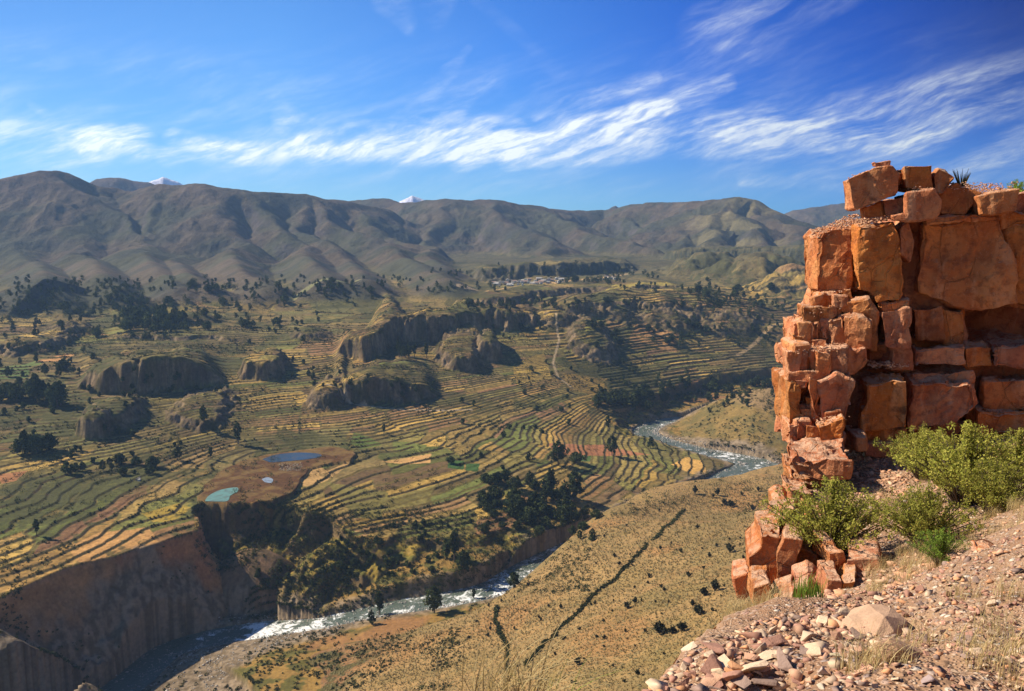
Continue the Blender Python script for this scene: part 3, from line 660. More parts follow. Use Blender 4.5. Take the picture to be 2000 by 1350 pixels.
def build_grid(name, RAD, mat):
    RR, AA = np.meshgrid(RAD, AZ, indexing='ij'); X = RR*np.sin(AA); Y = RR*np.cos(AA)
    Z, I = terrain(X, Y)
    # normal z from finite differences
    dzr = np.gradient(Z, axis=0)/np.maximum(np.gradient(RR, axis=0), .01); dza = np.gradient(Z, axis=1)/(RR*(AZ[1]-AZ[0]))
    nz = 1/np.sqrt(1+dzr**2+dza**2)
    col = shade(X, Y, Z, I, nz)
    V = np.stack([X, Y, Z], -1).reshape(-1, 3)
    o = link_mesh(name, V, grid_faces(len(RAD), len(AZ))); o['kind'] = 'structure'
    add_col(o, col.reshape(-1, 3))
    px, py = proj(X, Y, Z)
    add_f(o, (I['onS']*1.0*sst(60, 20, np.abs(0*X))), 'tussock') if name == 'ground' else None
    o.data.materials.append(mat)
    GRIDS.append((RAD, Z.astype(np.float32), I))
    return o
o_ground = build_grid('ground', RAD1, ground_material())
o_hills = build_grid('hills', RAD2, hill_material())
G_R = np.r_[GRIDS[0][0], GRIDS[1][0][1:]]; G_Z = np.vstack([GRIDS[0][1], GRIDS[1][1][1:]])
def hz(x, y):
    """terrain height at a point"""
    r = math.hypot(x, y); a = math.atan2(x, y)
    i = min(max(np.searchsorted(G_R, r)-1, 0), len(G_R)-2); f = (r-G_R[i])/(G_R[i+1]-G_R[i])
    j = (a-AZ[0])/(AZ[1]-AZ[0]); j0 = int(min(max(math.floor(j), 0), len(AZ)-2)); g = min(max(j-j0, 0), 1); f = min(max(f, 0), 1)
    return float((G_Z[i, j0]*(1-g)+G_Z[i, j0+1]*g)*(1-f)+(G_Z[i+1, j0]*(1-g)+G_Z[i+1, j0+1]*g)*f)
def hit(px, py, dmin=60):
    """first terrain point seen through a photo pixel"""
    a, b, c = ray(px, py); L = math.hypot(a, b); az_ = math.atan2(a, b)
    j = int(round((az_-AZ[0])/(AZ[1]-AZ[0]))); col = G_Z[:, min(max(j, 0), len(AZ)-1)]
    m = (col >= G_R*c/L)&(G_R > dmin)
    i = int(np.argmax(m)) if m.any() else len(G_R)-1
    r = float(G_R[i]); return r*math.sin(az_), r*math.cos(az_), float(col[i]), r

# ------------------------------------------------------------------ water
def simple_mat(name, col, rough=0.9, spec=0.2, **kw):
    m = bpy.data.materials.new(name); m.use_nodes = True; b = m.node_tree.nodes['Principled BSDF']
    b.inputs['Base Color'].default_value = (*col, 1); b.inputs['Roughness'].default_value = rough; b.inputs['Specular IOR Level'].default_value = spec
    return m
def river_mesh():
    P = smooth_line(RV0, 8); n = len(P); zt = np.interp(np.arange(n)/8.0, np.arange(len(RZ)), RZ); hw = np.interp(np.arange(n)/8.0, np.arange(len(RHW)), RHW)
    tg = np.gradient(P, axis=0); tg /= np.linalg.norm(tg, axis=1)[:, None]; nr = np.stack([-tg[:, 1], tg[:, 0]], -1)
    K = 17; u = np.linspace(-1, 1, K); V = []
    for i in range(n):
        for q in u:
            x, y = P[i]+nr[i]*q*(hw[i]+4); V.append((x, y, zt[i]-0.9+0.25*float(vnoise(np.array(x/3.0), np.array(y/3.0), 4))))
    V = np.array(V); o = link_mesh('river', V, grid_faces(n, K)); o['kind'] = 'structure'
    st = np.repeat(np.arange(n)/8.0, K); add_f(o, st, 'along'); add_f(o, np.tile(np.abs(u), n), 'across')
    m = bpy.data.materials.new('river_water'); m.use_nodes = True; t = NT(m.node_tree); t.nt.nodes.clear()
    geo = t.n('ShaderNodeNewGeometry'); pos = geo.outputs['Position']; al = t.n('ShaderNodeAttribute', attribute_name='along').outputs['Fac']
    n1 = t.noise(pos, 0.15, 8, 0.72, 0.8); n2 = t.noise(pos, 0.06, 3, 0.5)
    rap = t.ramp(t.m('DIVIDE', al, 26.0), [(0, (1, 1, 1)), (.07, (.9, .9, .9)), (.11, (.25, .25, .25)), (.17, (.7, .7, .7)), (.21, (1, 1, 1)), (.32, (.8, .8, .8)), (.45, (.9, .9, .9)), (.6, (.7, .7, .7)), (.7, (.85, .85, .85)), (.78, (.5, .5, .5)), (.84, (.6, .6, .6)), (1, (.9, .9, .9))])
    thr = t.m('SUBTRACT', 0.86, t.m('MULTIPLY', rap, 0.36))
    f = t.m('ADD', n1, t.m('MULTIPLY', t.m('SUBTRACT', n2, 0.5), 0.5))
    foam = t.sstep(t.m('SUBTRACT', thr, 0.05), t.m('ADD', thr, 0.07), f)
    c = t.mix(foam, t.mix(n2, (.06, .085, .06), (.13, .15, .115)), (.76, .76, .73))
    bmp = t.n('ShaderNodeBump'); t.put(bmp, 'Strength', 0.7); t.put(bmp, 'Distance', 0.6); t.put(bmp, 'Height', t.noise(pos, 0.8, 4, 0.6))
    b = t.n('ShaderNodeBsdfPrincipled'); t.put(b, 'Base Color', c); t.put(b, 'Roughness', t.m('ADD', 0.38, t.m('MULTIPLY', foam, 0.6))); t.put(b, 'Normal', bmp.outputs[0])
    oo = t.n('ShaderNodeOutputMaterial'); t.nt.links.new(b.outputs[0], oo.inputs[0]); o.data.materials.append(m)
river_mesh()
def pond(pxs, z, col, rough, name='pond'):
    P = smooth_line(np.array(px_poly(pxs+[pxs[0]], z)), 5)[:-1]; n = len(P); c = P.mean(0)
    V = [(c[0], c[1], z)]+[(p[0], p[1], z) for p in P]; me = bpy.data.meshes.new(name); me.from_pydata(V, [], [(0, 1+i, 1+(i+1) % n) for i in range(n)])
    o = bpy.data.objects.new(name, me); COL.objects.link(o); o['kind'] = 'structure'; m = simple_mat(name+'_water', col, rough, 0.5); t = NT(m.node_tree); b = m.node_tree.nodes['Principled BSDF']; pos = t.n('ShaderNodeNewGeometry').outputs['Position']
    t.put(b, 'Base Color', t.mix(t.sstep(.42, .66, t.noise(pos, .16, 5, .6, .5)), col, tuple(c_*.45+k_ for c_, k_ in zip(col, (.05, .035, .015))))); o.data.materials.append(m)
pond([(400,979),(408,968),(430,957),(462,952),(464,960),(450,968),(442,979)], -200.55, (.13,.26,.21), 0.45)
pond([(512,897),(540,888),(580,884),(622,886),(626,892),(600,897),(560,901),(530,903)], -200.55, (.03,.045,.05), 0.25)
pond([(511,936),(521,932),(533,936),(530,943),(518,942)], -200.55, (.30,.34,.36), 0.2)

# ------------------------------------------------------------------ haze
def haze():
    me = bpy.data.meshes.new('haze'); bm = bmesh.new(); bmesh.ops.create_cube(bm, size=1.0)
    x0, x1, y0, y1, z0, z1 = -4900, 4900, -60, 6900, -420, 330
    for v in bm.verts: v.co = Vector((x1 if v.co.x > 0 else x0, y1 if v.co.y > 0 else y0, z1 if v.co.z > 0 else z0))
    bm.to_mesh(me); o = bpy.data.objects.new('haze', me); COL.objects.link(o); o['kind'] = 'stuff'
    m = bpy.data.materials.new('haze_air'); m.use_nodes = True; m.node_tree.nodes.clear(); t = NT(m.node_tree)
    v = t.n('ShaderNodeVolumePrincipled'); t.put(v, 'Color', (.38, .62, 1.0, 1)); t.put(v, 'Density', HAZE); t.put(v, 'Anisotropy', 0.2)
    oo = t.n('ShaderNodeOutputMaterial'); t.nt.links.new(v.outputs[0], oo.inputs['Volume']); me.materials.append(m)
HAZE = 0.64e-4
haze()

# ------------------------------------------------------------------ the ledge in the foreground
def topD(L): return [tuple(map(float, atD(*p))) for p in L]
F_PTS = topD([(1300,1345,5.2),(1400,1275,6.0),(1500,1235,6.8),(1640,1190,8),(1850,1125,9.5),(2000,1050,11),(2200,950,13),
 (1500,1349,4.9),(1700,1349,4.6),(1900,1349,4.6),(2150,1349,4.6),(1700,1260,6.0),(1900,1200,6.8),(2100,1150,7.5),
 (1480,1205,12.5),(1600,1190,12),(1750,1140,12.5),(1900,1075,13.5),(1650,1050,16),(1800,1000,17),(2000,950,17.5),(1560,965,18.5),(1700,920,20.5),(1650,900,21.5),
 (1850,868,23),(2000,838,24.5),(1960,890,21),(2150,800,27),(2200,880,20),(1540,930,20),
 (1000,1440,3.4),(1000,1405,4.4),(600,1430,4.2),(1180,1400,4.5),(600,1560,2.8),(1300,1500,3.0),(1800,1600,2.6),(200,1700,2.4),(1545,900,24),(1545,880,28),(2400,1000,10),(2300,1300,5)])
class TPSs(TPS):
    pass
def mk_tps(pts, sc, lam):
    o = TPS.__new__(TPS); p = np.array(pts, float); o.sc = sc; o.c = p[:, :2]/sc; n = len(p)
    d = np.hypot(o.c[:, None, 0]-o.c[None, :, 0], o.c[:, None, 1]-o.c[None, :, 1])
    K = o.k(d)+lam*np.eye(n); Q_ = np.hstack([np.ones((n, 1)), o.c]); A = np.block([[K, Q_], [Q_.T, np.zeros((3, 3))]])
    o.w = np.linalg.solve(A, np.r_[p[:, 2], 0, 0, 0]); o.n = n; return o
fF = mk_tps(F_PTS, 8.0, 1e-3)
LEDGE = [(-9.0, -3.0), (-5.0, 2.8), (-2.0, 4.0), (0.5, 4.4)]+[p[:2] for p in topD([(1290,1352,5.1),(1370,1290,6.4),(1425,1240,9.0),(1442,1205,12.5),(1500,1060,15.0),(1535,960,18.5),(1541,930,20.5)])]+[topD([(1570,880,28)])[0][:2], (17, 44)]
LEDGE_POLY = LEDGE+[(60, 44), (60, -8), (-9, -8)]
def ledge_z(X, Y):
    z = fF(X, Y)
    z = z+fbm(X, Y, 2.2, 4, 300)*0.20+fbm(X, Y, 0.35, 3, 310)*0.025
    d, T, _ = polyd(X, Y, LEDGE); ins = inpoly(X, Y, LEDGE_POLY); s = np.where(ins, 0, d)
    z = z-np.clip(s-0.05*ridged(X, Y, 1.2, 3, 320), 0, None)*interp(T, [1.3]*4+[1.6, 2.5, 7]+[9]*8)
    return z, s
def lz(x, y):
    z, _ = ledge_z(np.array([[x]]), np.array([[y]])); return float(z[0, 0])
def lhit(px, py, D0=3, D1=30):
    D = np.linspace(D0, D1, 500); a, b, c = ray(px, py); t = D/math.hypot(a, b); z, _ = ledge_z((a*t)[None], (b*t)[None])
    i = int(np.argmax(z[0] >= c*t)); return float(a*t[i]), float(b*t[i]), float(z[0][i]), float(D[i])
def rock_nodes(t, pos, seedv, tint=1.0):
    """sun baked red sandstone"""
    n1 = t.noise(pos, 0.9, 5, 0.6, 0.4); n2 = t.noise(pos, 5.0, 6, 0.68); n3 = t.noise(pos, 28.0, 4, 0.6)
    mp = t.n('ShaderNodeMapping'); t.put(mp, 'Vector', pos); mp.inputs['Scale'].default_value = (2.6, 2.6, 0.5)
    st = t.noise(mp.outputs[0], 1.0, 5, 0.6, 0.5)
    base = t.ramp(n1, [(0.25, (.38, .11, .04)), (0.45, (.58, .19, .06)), (0.62, (.70, .29, .10)), (0.8, (.50, .155, .05))])
    base = t.mix(t.m('MULTIPLY', t.sstep(0.50, 0.68, st), 0.75), base, (.72, .36, .17))
    base = t.mix(t.m('MULTIPLY', t.sstep(0.52, 0.36, n2), 0.5), base, (.24, .07, .032))
    base = t.mix(t.m('MULTIPLY', t.m('MULTIPLY', t.sstep(0.58, 0.72, t.noise(pos, 1.7, 4, 0.6)), t.sstep(0.35, 0.6, st)), 0.8), base, (.10, .05, .032))
    base = t.mix(t.m('MULTIPLY', t.sstep(0.58, 0.74, n3), 0.45), base, (.74, .50, .30))
    mc_ = t.n('ShaderNodeMapping'); t.put(mc_, 'Vector', t.mix(.12, pos, t.n('ShaderNodeTexNoise', inp={'Vector': pos, 'Scale': 1.6, 'Detail': 4.0}).outputs['Color'], 'ADD')); mc_.inputs['Scale'].default_value = (1.5, 1.5, .75)
    vc = t.n('ShaderNodeTexVoronoi', feature='DISTANCE_TO_EDGE'); t.put(vc, 'Vector', mc_.outputs[0]); t.put(vc, 'Scale', 1.0)
    crk = t.m('MULTIPLY', t.sstep(0.02, 0.003, vc.outputs['Distance']), t.sstep(.42, .6, t.noise(pos, 1.1, 3, .5)))
    base = t.mix(t.m('MULTIPLY', crk, .0), base, (.07, .03, .02))
    hgt = t.m('ADD', t.m('MULTIPLY', n2, 0.7), t.m('ADD', t.m('MULTIPLY', n3, 0.22), t.m('MULTIPLY', st, 0.4)))
    hgt = t.m('SUBTRACT', hgt, t.m('MULTIPLY', crk, .35))
    return base, hgt
def rock_mat(name):
    m = bpy.data.materials.new(name); m.use_nodes = True; t = NT(m.node_tree); t.nt.nodes.clear()
    tc = t.n('ShaderNodeNewGeometry'); base, hgt = rock_nodes(t, tc.outputs['Position'], 0)
    oi = t.n('ShaderNodeObjectInfo'); r = oi.outputs['Random']
    hsv = t.n('ShaderNodeHueSaturation'); t.put(hsv, 'Hue', t.lin(0, 1, r, .494, .503)); t.put(hsv, 'Saturation', t.lin(0, 1, r, .92, 1.05)); t.put(hsv, 'Value', t.lin(0, 1, t.m('FRACT', t.m('MULTIPLY', r, 7.3)), .72, 1.02)); t.put(hsv, 'Color', base)
    # pale dust and grit lies on upward faces
    sp = t.n('ShaderNodeSeparateXYZ'); t.put(sp, 0, tc.outputs['Normal'])
    dust = t.m('MULTIPLY', t.sstep(0.55, 0.85, sp.outputs[2]), t.sstep(0.35, 0.6, t.noise(tc.outputs['Position'], 6.0, 5, 0.65)))
    c = t.mix(t.m('MULTIPLY', dust, 0.8), hsv.outputs[0], (.62, .40, .26))
    bmp = t.n('ShaderNodeBump'); t.put(bmp, 'Strength', 0.9); t.put(bmp, 'Distance', 0.14); t.put(bmp, 'Height', hgt)
    b = t.n('ShaderNodeBsdfPrincipled'); t.put(b, 'Base Color', c); t.put(b, 'Roughness', 0.9); t.put(b, 'Specular IOR Level', 0.15); t.put(b, 'Normal', bmp.outputs[0])
    o = t.n('ShaderNodeOutputMaterial'); t.nt.links.new(b.outputs[0], o.inputs[0]); return m
M_ROCK = rock_mat('red_sandstone')
def ledge_mat():
    m = bpy.data.materials.new('stony_soil'); m.use_nodes = True; t = NT(m.node_tree); t.nt.nodes.clear()
    g = t.n('ShaderNodeNewGeometry'); pos = g.outputs['Position']; at = t.n('ShaderNodeAttribute', attribute_name='bare').outputs['Fac']
    v = t.n('ShaderNodeTexVoronoi', feature='F1'); t.put(v, 'Vector', pos); t.put(v, 'Scale', 14.0)
    v2 = t.n('ShaderNodeTexVoronoi', feature='F1'); t.put(v2, 'Vector', pos); t.put(v2, 'Scale', 42.0)
    sc = t.n('ShaderNodeSeparateXYZ'); t.put(sc, 0, v.outputs['Color']); sc2 = t.n('ShaderNodeSeparateXYZ'); t.put(sc2, 0, v2.outputs['Color'])
    n1 = t.noise(pos, 0.8, 4, 0.6); n2 = t.noise(pos, 9, 5, 0.65)
    soil = t.mix(t.sstep(.4, .6, n1), (.27, .15, .085), (.36, .22, .13))
    soil = t.mix(t.m('MULTIPLY', t.sstep(.5, .65, n2), .5), soil, (.25, .16, .10))
    peb = t.ramp(sc.outputs[0], [(0, (.50, .33, .24)), (.3, (.36, .20, .15)), (.55, (.60, .46, .34)), (.75, (.30, .22, .19)), (.9, (.66, .56, .44))])
    peb2 = t.ramp(sc2.outputs[1], [(0, (.46, .28, .18)), (.4, (.34, .20, .13)), (.8, (.62, .48, .35))])
    c = t.mix(t.m('MULTIPLY', t.sstep(.5, .3, v2.outputs['Distance']), .7), soil, peb2)
    c = t.mix(t.m('MULTIPLY', t.sstep(.45, .3, v.outputs['Distance']), t.sstep(.35, .5, sc.outputs[1])), c, peb)
    rb, rh = rock_nodes(t, pos, 0); c = t.mix(at, c, rb)
    h = t.m('ADD', t.m('MULTIPLY', t.sstep(.6, .1, v.outputs['Distance']), .6), t.m('ADD', t.m('MULTIPLY', t.sstep(.6, .1, v2.outputs['Distance']), .25), t.m('MULTIPLY', n2, .4)))
    bmp = t.n('ShaderNodeBump'); t.put(bmp, 'Strength', 0.9); t.put(bmp, 'Distance', 0.05); t.put(bmp, 'Height', h)
    b = t.n('ShaderNodeBsdfPrincipled'); t.put(b, 'Base Color', c); t.put(b, 'Roughness', 0.92); t.put(b, 'Specular IOR Level', 0.1); t.put(b, 'Normal', bmp.outputs[0])
    o = t.n('ShaderNodeOutputMaterial'); t.nt.links.new(b.outputs[0], o.inputs[0]); return m
M_LEDGE = ledge_mat()
def build_ledge():
    xs = np.concatenate([np.arange(-8, 0, .14), np.arange(0, 14, .055), np.arange(14, 30, .2)]); ys = np.concatenate([np.arange(-3, 2, .2), np.arange(2, 14, .05), np.arange(14, 30, .08), np.arange(30, 46, .3)])
    X, Y = np.meshgrid(xs, ys); Z, s = ledge_z(X, Y)
    F_ = grid_faces(len(ys), len(xs)); sf = s.ravel()[F_].max(1); F_ = F_[sf < .32]
    V = np.stack([X, Y, Z], -1).reshape(-1, 3); used = np.unique(F_); mp = np.full(len(V), -1); mp[used] = np.arange(len(used))
    o = link_mesh('ledge_ground', V[used], mp[F_]); o['kind'] = 'structure'
    add_f(o, sst(0.0, 0.2, s).ravel()[used], 'bare'); o.data.materials.append(M_LEDGE)
    # wall below the edge
    P = []
    for a, b in zip(LEDGE[:-1], LEDGE[1:]):
        n = max(2, int(math.hypot(b[0]-a[0], b[1]-a[1])/.12)); P += [(a[0]+(b[0]-a[0])*i/n, a[1]+(b[1]-a[1])*i/n) for i in range(n)]
    P = np.array(P); tg = np.gradient(P, axis=0); tg /= np.linalg.norm(tg, axis=1)[:, None]+1e-9; nr = np.stack([tg[:, 1], -tg[:, 0]], -1)   # towards the ledge
    hs = np.r_[np.arange(0, 6, .12), np.arange(6, 70, 1.5)]; zt = lz_many(P[:, 0], P[:, 1]); VV = []
    for h in hs:
        q = P+nr*(.22*h+.12*ridged(P[:, 0]*1.0+h*.3, P[:, 1]+h*.2, .9, 3, 5)[:, None]*min(h*2, 1)-.06); VV.append(np.c_[q, zt-.06-h])
    o2 = link_mesh('ledge_side', np.concatenate(VV), grid_faces(len(hs), len(P))); o2['kind'] = 'structure'; o2.data.materials.append(M_ROCK)
def lz_many(x, y): return ledge_z(np.array(x)[None], np.array(y)[None])[0][0]
build_ledge()

def thing(name, label, cat, loc=(0, 0, 0), group=None):
    o = bpy.data.objects.new(name, None); COL.objects.link(o); o.location = loc; o.empty_display_size = 0.2
    tag(o, label, cat, group); return o
def tag(o, label=None, cat=None, group=None, kind=None):
    if label: o['label'] = label
    if cat: o['category'] = cat
    if group: o['group'] = group
    if kind: o['kind'] = kind
    return o
# ---- blocks of rock
from mathutils import noise as mn
NPH = R(16); NV = Vector((math.sin(NPH), math.cos(NPH), 0)); TV = Vector((math.cos(NPH), -math.sin(NPH), 0))
def onplane(px, py, D, yaw=0.0, piv=None):
    """a photo pixel carried out to the plane of the rock face at distance D"""
    d = Vector([float(q) for q in ray(px, py)]); n = NV
    if yaw:
        n = Matrix.Rotation(yaw, 3, 'Z') @ NV; p0 = onplane(piv[0], piv[1], D); return d*(p0.dot(n)/d.dot(n))
    return d*(D/d.dot(n))
def block(name, poly, D, thick, parent=None, yaw=0.0, L=0.16, amp=0.05, bev=0.05, lean=0.0, mat=None, chip=1.0, grow=0.0):
    cx = sum(p[0] for p in poly)/len(poly); cy = sum(p[1] for p in poly)/len(poly)
    gx = 1+grow/max(max(p[0] for p in poly)-cx, 8); gy = 1+grow/max(max(p[1] for p in poly)-cy, 8)
    fr = [onplane(cx+(p[0]-cx)*gx, cy+(p[1]-cy)*gy, D, yaw, (cx, cy)) for p in poly]
    ext = (Matrix.Rotation(yaw, 3, 'Z') @ NV)*thick + Vector((0, 0, lean*thick))
    bm = bmesh.new(); c = sum(fr, Vector())/len(fr)
    a = [bm.verts.new(v) for v in fr]; b = [bm.verts.new(c+(v-c)*0.97+ext) for v in fr]; n = len(fr)
    bm.faces.new(a); bm.faces.new(b[::-1])
    for i in range(n): bm.faces.new((a[i], b[i], b[(i+1) % n], a[(i+1) % n]))
    bmesh.ops.recalc_face_normals(bm, faces=bm.faces)
    bmesh.ops.bevel(bm, geom=list(bm.edges), offset=bev, segments=1, affect='EDGES', clamp_overlap=True)
    bmesh.ops.triangulate(bm, faces=bm.faces)
    for it in range(7):
        es = [e for e in bm.edges if e.calc_length() > L*1.45]
        if not es: break
        bmesh.ops.subdivide_edges(bm, edges=es, cuts=1); bmesh.ops.triangulate(bm, faces=[f for f in bm.faces if len(f.verts) > 3])
    bm.normal_update(); sx = random.uniform(-50, 50)
    for v in bm.verts:
        p = v.co+Vector((sx, 0, 0)); r = (p-Vector((sx, 0, 0))-c)
        q = mn.noise(p*0.8)*2.2+mn.noise(Vector((p.x*1.9, p.y*1.9, p.z*.9)))*1.3
        k = math.floor(q*2.2)/2.2*.75+q*.25+mn.noise(p*7.0)*.25-abs(mn.noise(Vector((p.x*2.7, p.y*2.7, p.z*.7))))*.9
        v.co += v.normal*(amp*k*chip)+Vector((mn.noise(p*3.1), mn.noise(p*3.1+Vector((9, 0, 0))), mn.noise(p*3.1+Vector((0, 9, 0)))))*amp*0.55
    me = bpy.data.meshes.new(name); bm.to_mesh(me); bm.free()
    for p in me.polygons: p.use_smooth = False
    me.materials.append(mat or M_ROCK)
    o = bpy.data.objects.new(name, me); COL.objects.link(o)
    if parent: o.parent = parent
    else:
        o.data.transform(Matrix.Translation(-c)); o.location = c
    return o
cliff = thing('rock_cliff', 'tall orange red sandstone cliff of cracked blocks at the right, standing above the valley', 'cliff')
# the solid rock behind the face
block('rock_mass', [(1618,472),(1800,440),(2120,425),(2120,604),(1888,612),(1884,676),(2120,678),(2120,900),(1575,905),(1572,700),(1600,600)], 23.5, 8, cliff, L=.2, amp=.14, bev=.06)
block('rock_mass', [(1840,585),(2160,585),(2160,705),(1840,705)], 26.2, 5, cliff, L=.3, amp=.14, bev=.06)
block('rock_mass', [(1775,388),(2010,376),(2120,380),(2120,450),(1775,450)], 23.3, 7, cliff, L=.2, amp=.12, bev=.06)
B = [  # outline, distance of the face, thickness, yaw
 ([(1597,466),(1611,451),(1659,449),(1658,497),(1661,565),(1645,578),(1609,575),(1596,565)],22.7,2.6,.06),
 ([(1662,458),(1680,446),(1678,518),(1676,572),(1664,565)],22.9,2,.15),
 ([(1679,447),(1744,435),(1759,471),(1765,539),(1765,575),(1756,585),(1715,588),(1707,570),(1681,567)],22.2,2.4,.02),
 ([(1760,450),(1774,438),(1780,471),(1776,508),(1763,492)],22.6,1.6,.1),
 ([(1777,520),(1790,450),(1800,450),(1800,565),(1777,575)],23.7,1,-.2),
 ([(1806,440),(1950,424),(1962,471),(1978,510),(1980,588),(1941,601),(1884,604),(1801,567),(1797,487)],22.9,2,.0),
 ([(1967,452),(2075,440),(2080,612),(1985,592),(1980,510)],23.2,1.5,-.08),
 ([(1806,421),(1956,417),(1956,432),(1811,439)],22.6,2.5,.03), ([(1958,416),(2080,410),(2080,440),(1960,446)],23.1,2,.0),
 ([(1611,576),(1661,570),(1666,591),(1630,601),(1611,598)],22.4,2.2,.08), ([(1588,586),(1611,577),(1613,598),(1591,604)],22.3,2,-.1), 
 ([(1631,599),(1692,590),(1707,611),(1705,680),(1655,680),(1652,612)],22.1,2.3,-.05), ([(1619,625),(1647,619),(1650,678),(1622,676)],21.7,2.0,.14),
 ([(1650,620),(1671,624),(1697,632),(1694,678),(1651,680)],21.6,2,-.12), ([(1581,629),(1601,627),(1601,676),(1583,676)],21.7,1.8,.12),
 ([(1602,628),(1618,629),(1619,673),(1604,678)],21.9,1.6,.0), ([(1551,632),(1569,631),(1578,653),(1575,676),(1554,681)],21.8,1.5,.1), ([(1586,604),(1624,601),(1630,618),(1617,627),(1583,627)],21.9,2,.0),
 ([(1724,612),(1749,609),(1775,606),(1777,676),(1744,678),(1731,673)],21.9,2,.08), ([(1720,592),(1775,585),(1777,607),(1726,613)],22.2,2,-.04),
 ([(1786,606),(1840,603),(1842,660),(1788,665)],22.8,1.6,.03), ([(1841,606),(1884,608),(1881,678),(1847,676)],23.0,1.4,-.1), ([(1781,662),(1846,660),(1848,680),(1782,682)],23.2,1.4,0),
 ([(1541,691),(1562,690),(1562,728),(1543,726)],21.0,1.8,.1), ([(1564,691),(1585,690),(1585,726),(1563,726)],21.3,1.6,-.05), ([(1588,689),(1614,690),(1614,729),(1588,726)],21.1,1.8,.07),
 ([(1616,686),(1650,684),(1652,729),(1617,729)],21.0,2,-.06), ([(1653,686),(1689,684),(1689,715),(1671,730),(1653,730)],21.4,2,.04), ([(1697,677),(1741,678),(1741,703),(1697,703)],22.4,1.5,0),
 ([(1746,681),(1775,678),(1780,720),(1746,720)],22.0,1.8,.08), ([(1787,682),(1886,679),(1884,710),(1785,712)],22.2,1.8,-.02), ([(1889,681),(1936,678),(1936,715),(1890,715)],22.7,1.6,.05), ([(1940,679),(2080,675),(2080,722),(1940,718)],22.5,1.8,-.04),
 ([(1541,729),(1600,728),(1664,731),(1664,746),(1541,742)],20.9,2.2,.02), ([(1543,748),(1561,746),(1562,829),(1544,829)],20.8,1.8,.12), ([(1564,746),(1580,746),(1583,787),(1578,874),(1562,874)],21.2,1.6,-.08),
 ([(1584,743),(1602,748),(1603,829),(1585,829)],20.7,1.8,.1), ([(1605,751),(1635,736),(1660,746),(1661,787),(1650,822),(1610,826)],20.8,2,.03), 
 ([(1693,752),(1733,748),(1769,747),(1771,787),(1766,834),(1687,837),(1684,802),(1694,788)],21.3,2,.04), ([(1664,746),(1690,742),(1690,835),(1652,832)],22.3,1.5,0), ([(1692,722),(1778,722),(1778,745),(1692,745)],22.9,1.4,0),
 ([(1783,748),(1899,747),(1911,761),(1909,798),(1863,824),(1783,839)],21.8,2,-.02), ([(1788,733),(1899,729),(1899,745),(1788,746)],22.3,1.8,.03), ([(1925,748),(2080,740),(2080,800),(1925,800)],22.6,1.6,-.05),
 ([(1914,806),(2080,801),(2080,862),(1914,850)],22.3,1.6,.04), ([(1786,840),(1860,828),(1915,838),(1915,875),(1786,885)],22.6,1.5,0), ([(1541,831),(1561,829),(1562,875),(1541,874)],20.5,1.8,.1),
 ([(1579,834),(1600,837),(1601,878),(1580,878)],20.4,1.8,.06), ([(1602,837),(1643,821),(1645,870),(1640,883),(1604,878)],20.2,2,-.05), ([(1689,839),(1767,839),(1769,866),(1689,867)],21.5,1.8,.02),
 ([(1692,869),(1725,867),(1728,892),(1692,888)],21.2,1.6,.07), ([(1729,868),(1764,867),(1764,894),(1731,892)],21.3,1.6,-.07), ([(1645,839),(1687,840),(1687,886),(1645,880)],22.0,1.4,0),
 ([(1542,903),(1600,900),(1662,903),(1655,932),(1600,936),(1560,932)],18.3,3.4,.0), ([(1545,934),(1608,936),(1612,965),(1590,1000),(1552,965)],18.4,2,.05), ([(1542,876),(1650,880),(1650,902),(1543,902)],19.6,1.6,.0),
 ([(1546,962),(1588,966),(1592,1012),(1550,1014)],17.2,1.2,.1), ([(1498,1016),(1546,1010),(1552,1050),(1492,1048)],15.4,1.1,-.05), ([(1590,1010),(1622,1020),(1618,1060),(1580,1058)],15.6,1.1,.1),
 ([(1884,388),(1912,386),(1917,417),(1886,418)],23.2,1.5,0),
]
for poly, D, th, yw in B: block('rock_block', poly, D, th, cliff, yaw=yw*1.5, L=.095, amp=.085, bev=.015, grow=3.0)
rb = random.Random(31)
for i in range(40):   # small broken pieces that fill the joints of the stepped left side
    py = rb.uniform(585, 880); xl = np.interp(py, [585, 640, 690, 880], [1600, 1560, 1548, 1548]); px = xl+abs(rb.gauss(0, 1))*62; w_ = rb.uniform(7, 17); h_ = rb.uniform(9, 24)
    D = float(np.interp(py, [585, 640, 690, 760, 830, 880], [22.2, 21.8, 21.2, 20.8, 20.7, 20.4]))+rb.uniform(-.12, .35); q = [rb.uniform(-3, 3) for _ in range(8)]
    block('rock_block', [(px-w_+q[0], py-h_+q[1]), (px+w_+q[2], py-h_+q[3]), (px+w_+q[4], py+h_+q[5]), (px-w_+q[6], py+h_+q[7])], D, 1.3, cliff, yaw=rb.uniform(-.3, .3), L=.10, amp=.06, bev=.015)
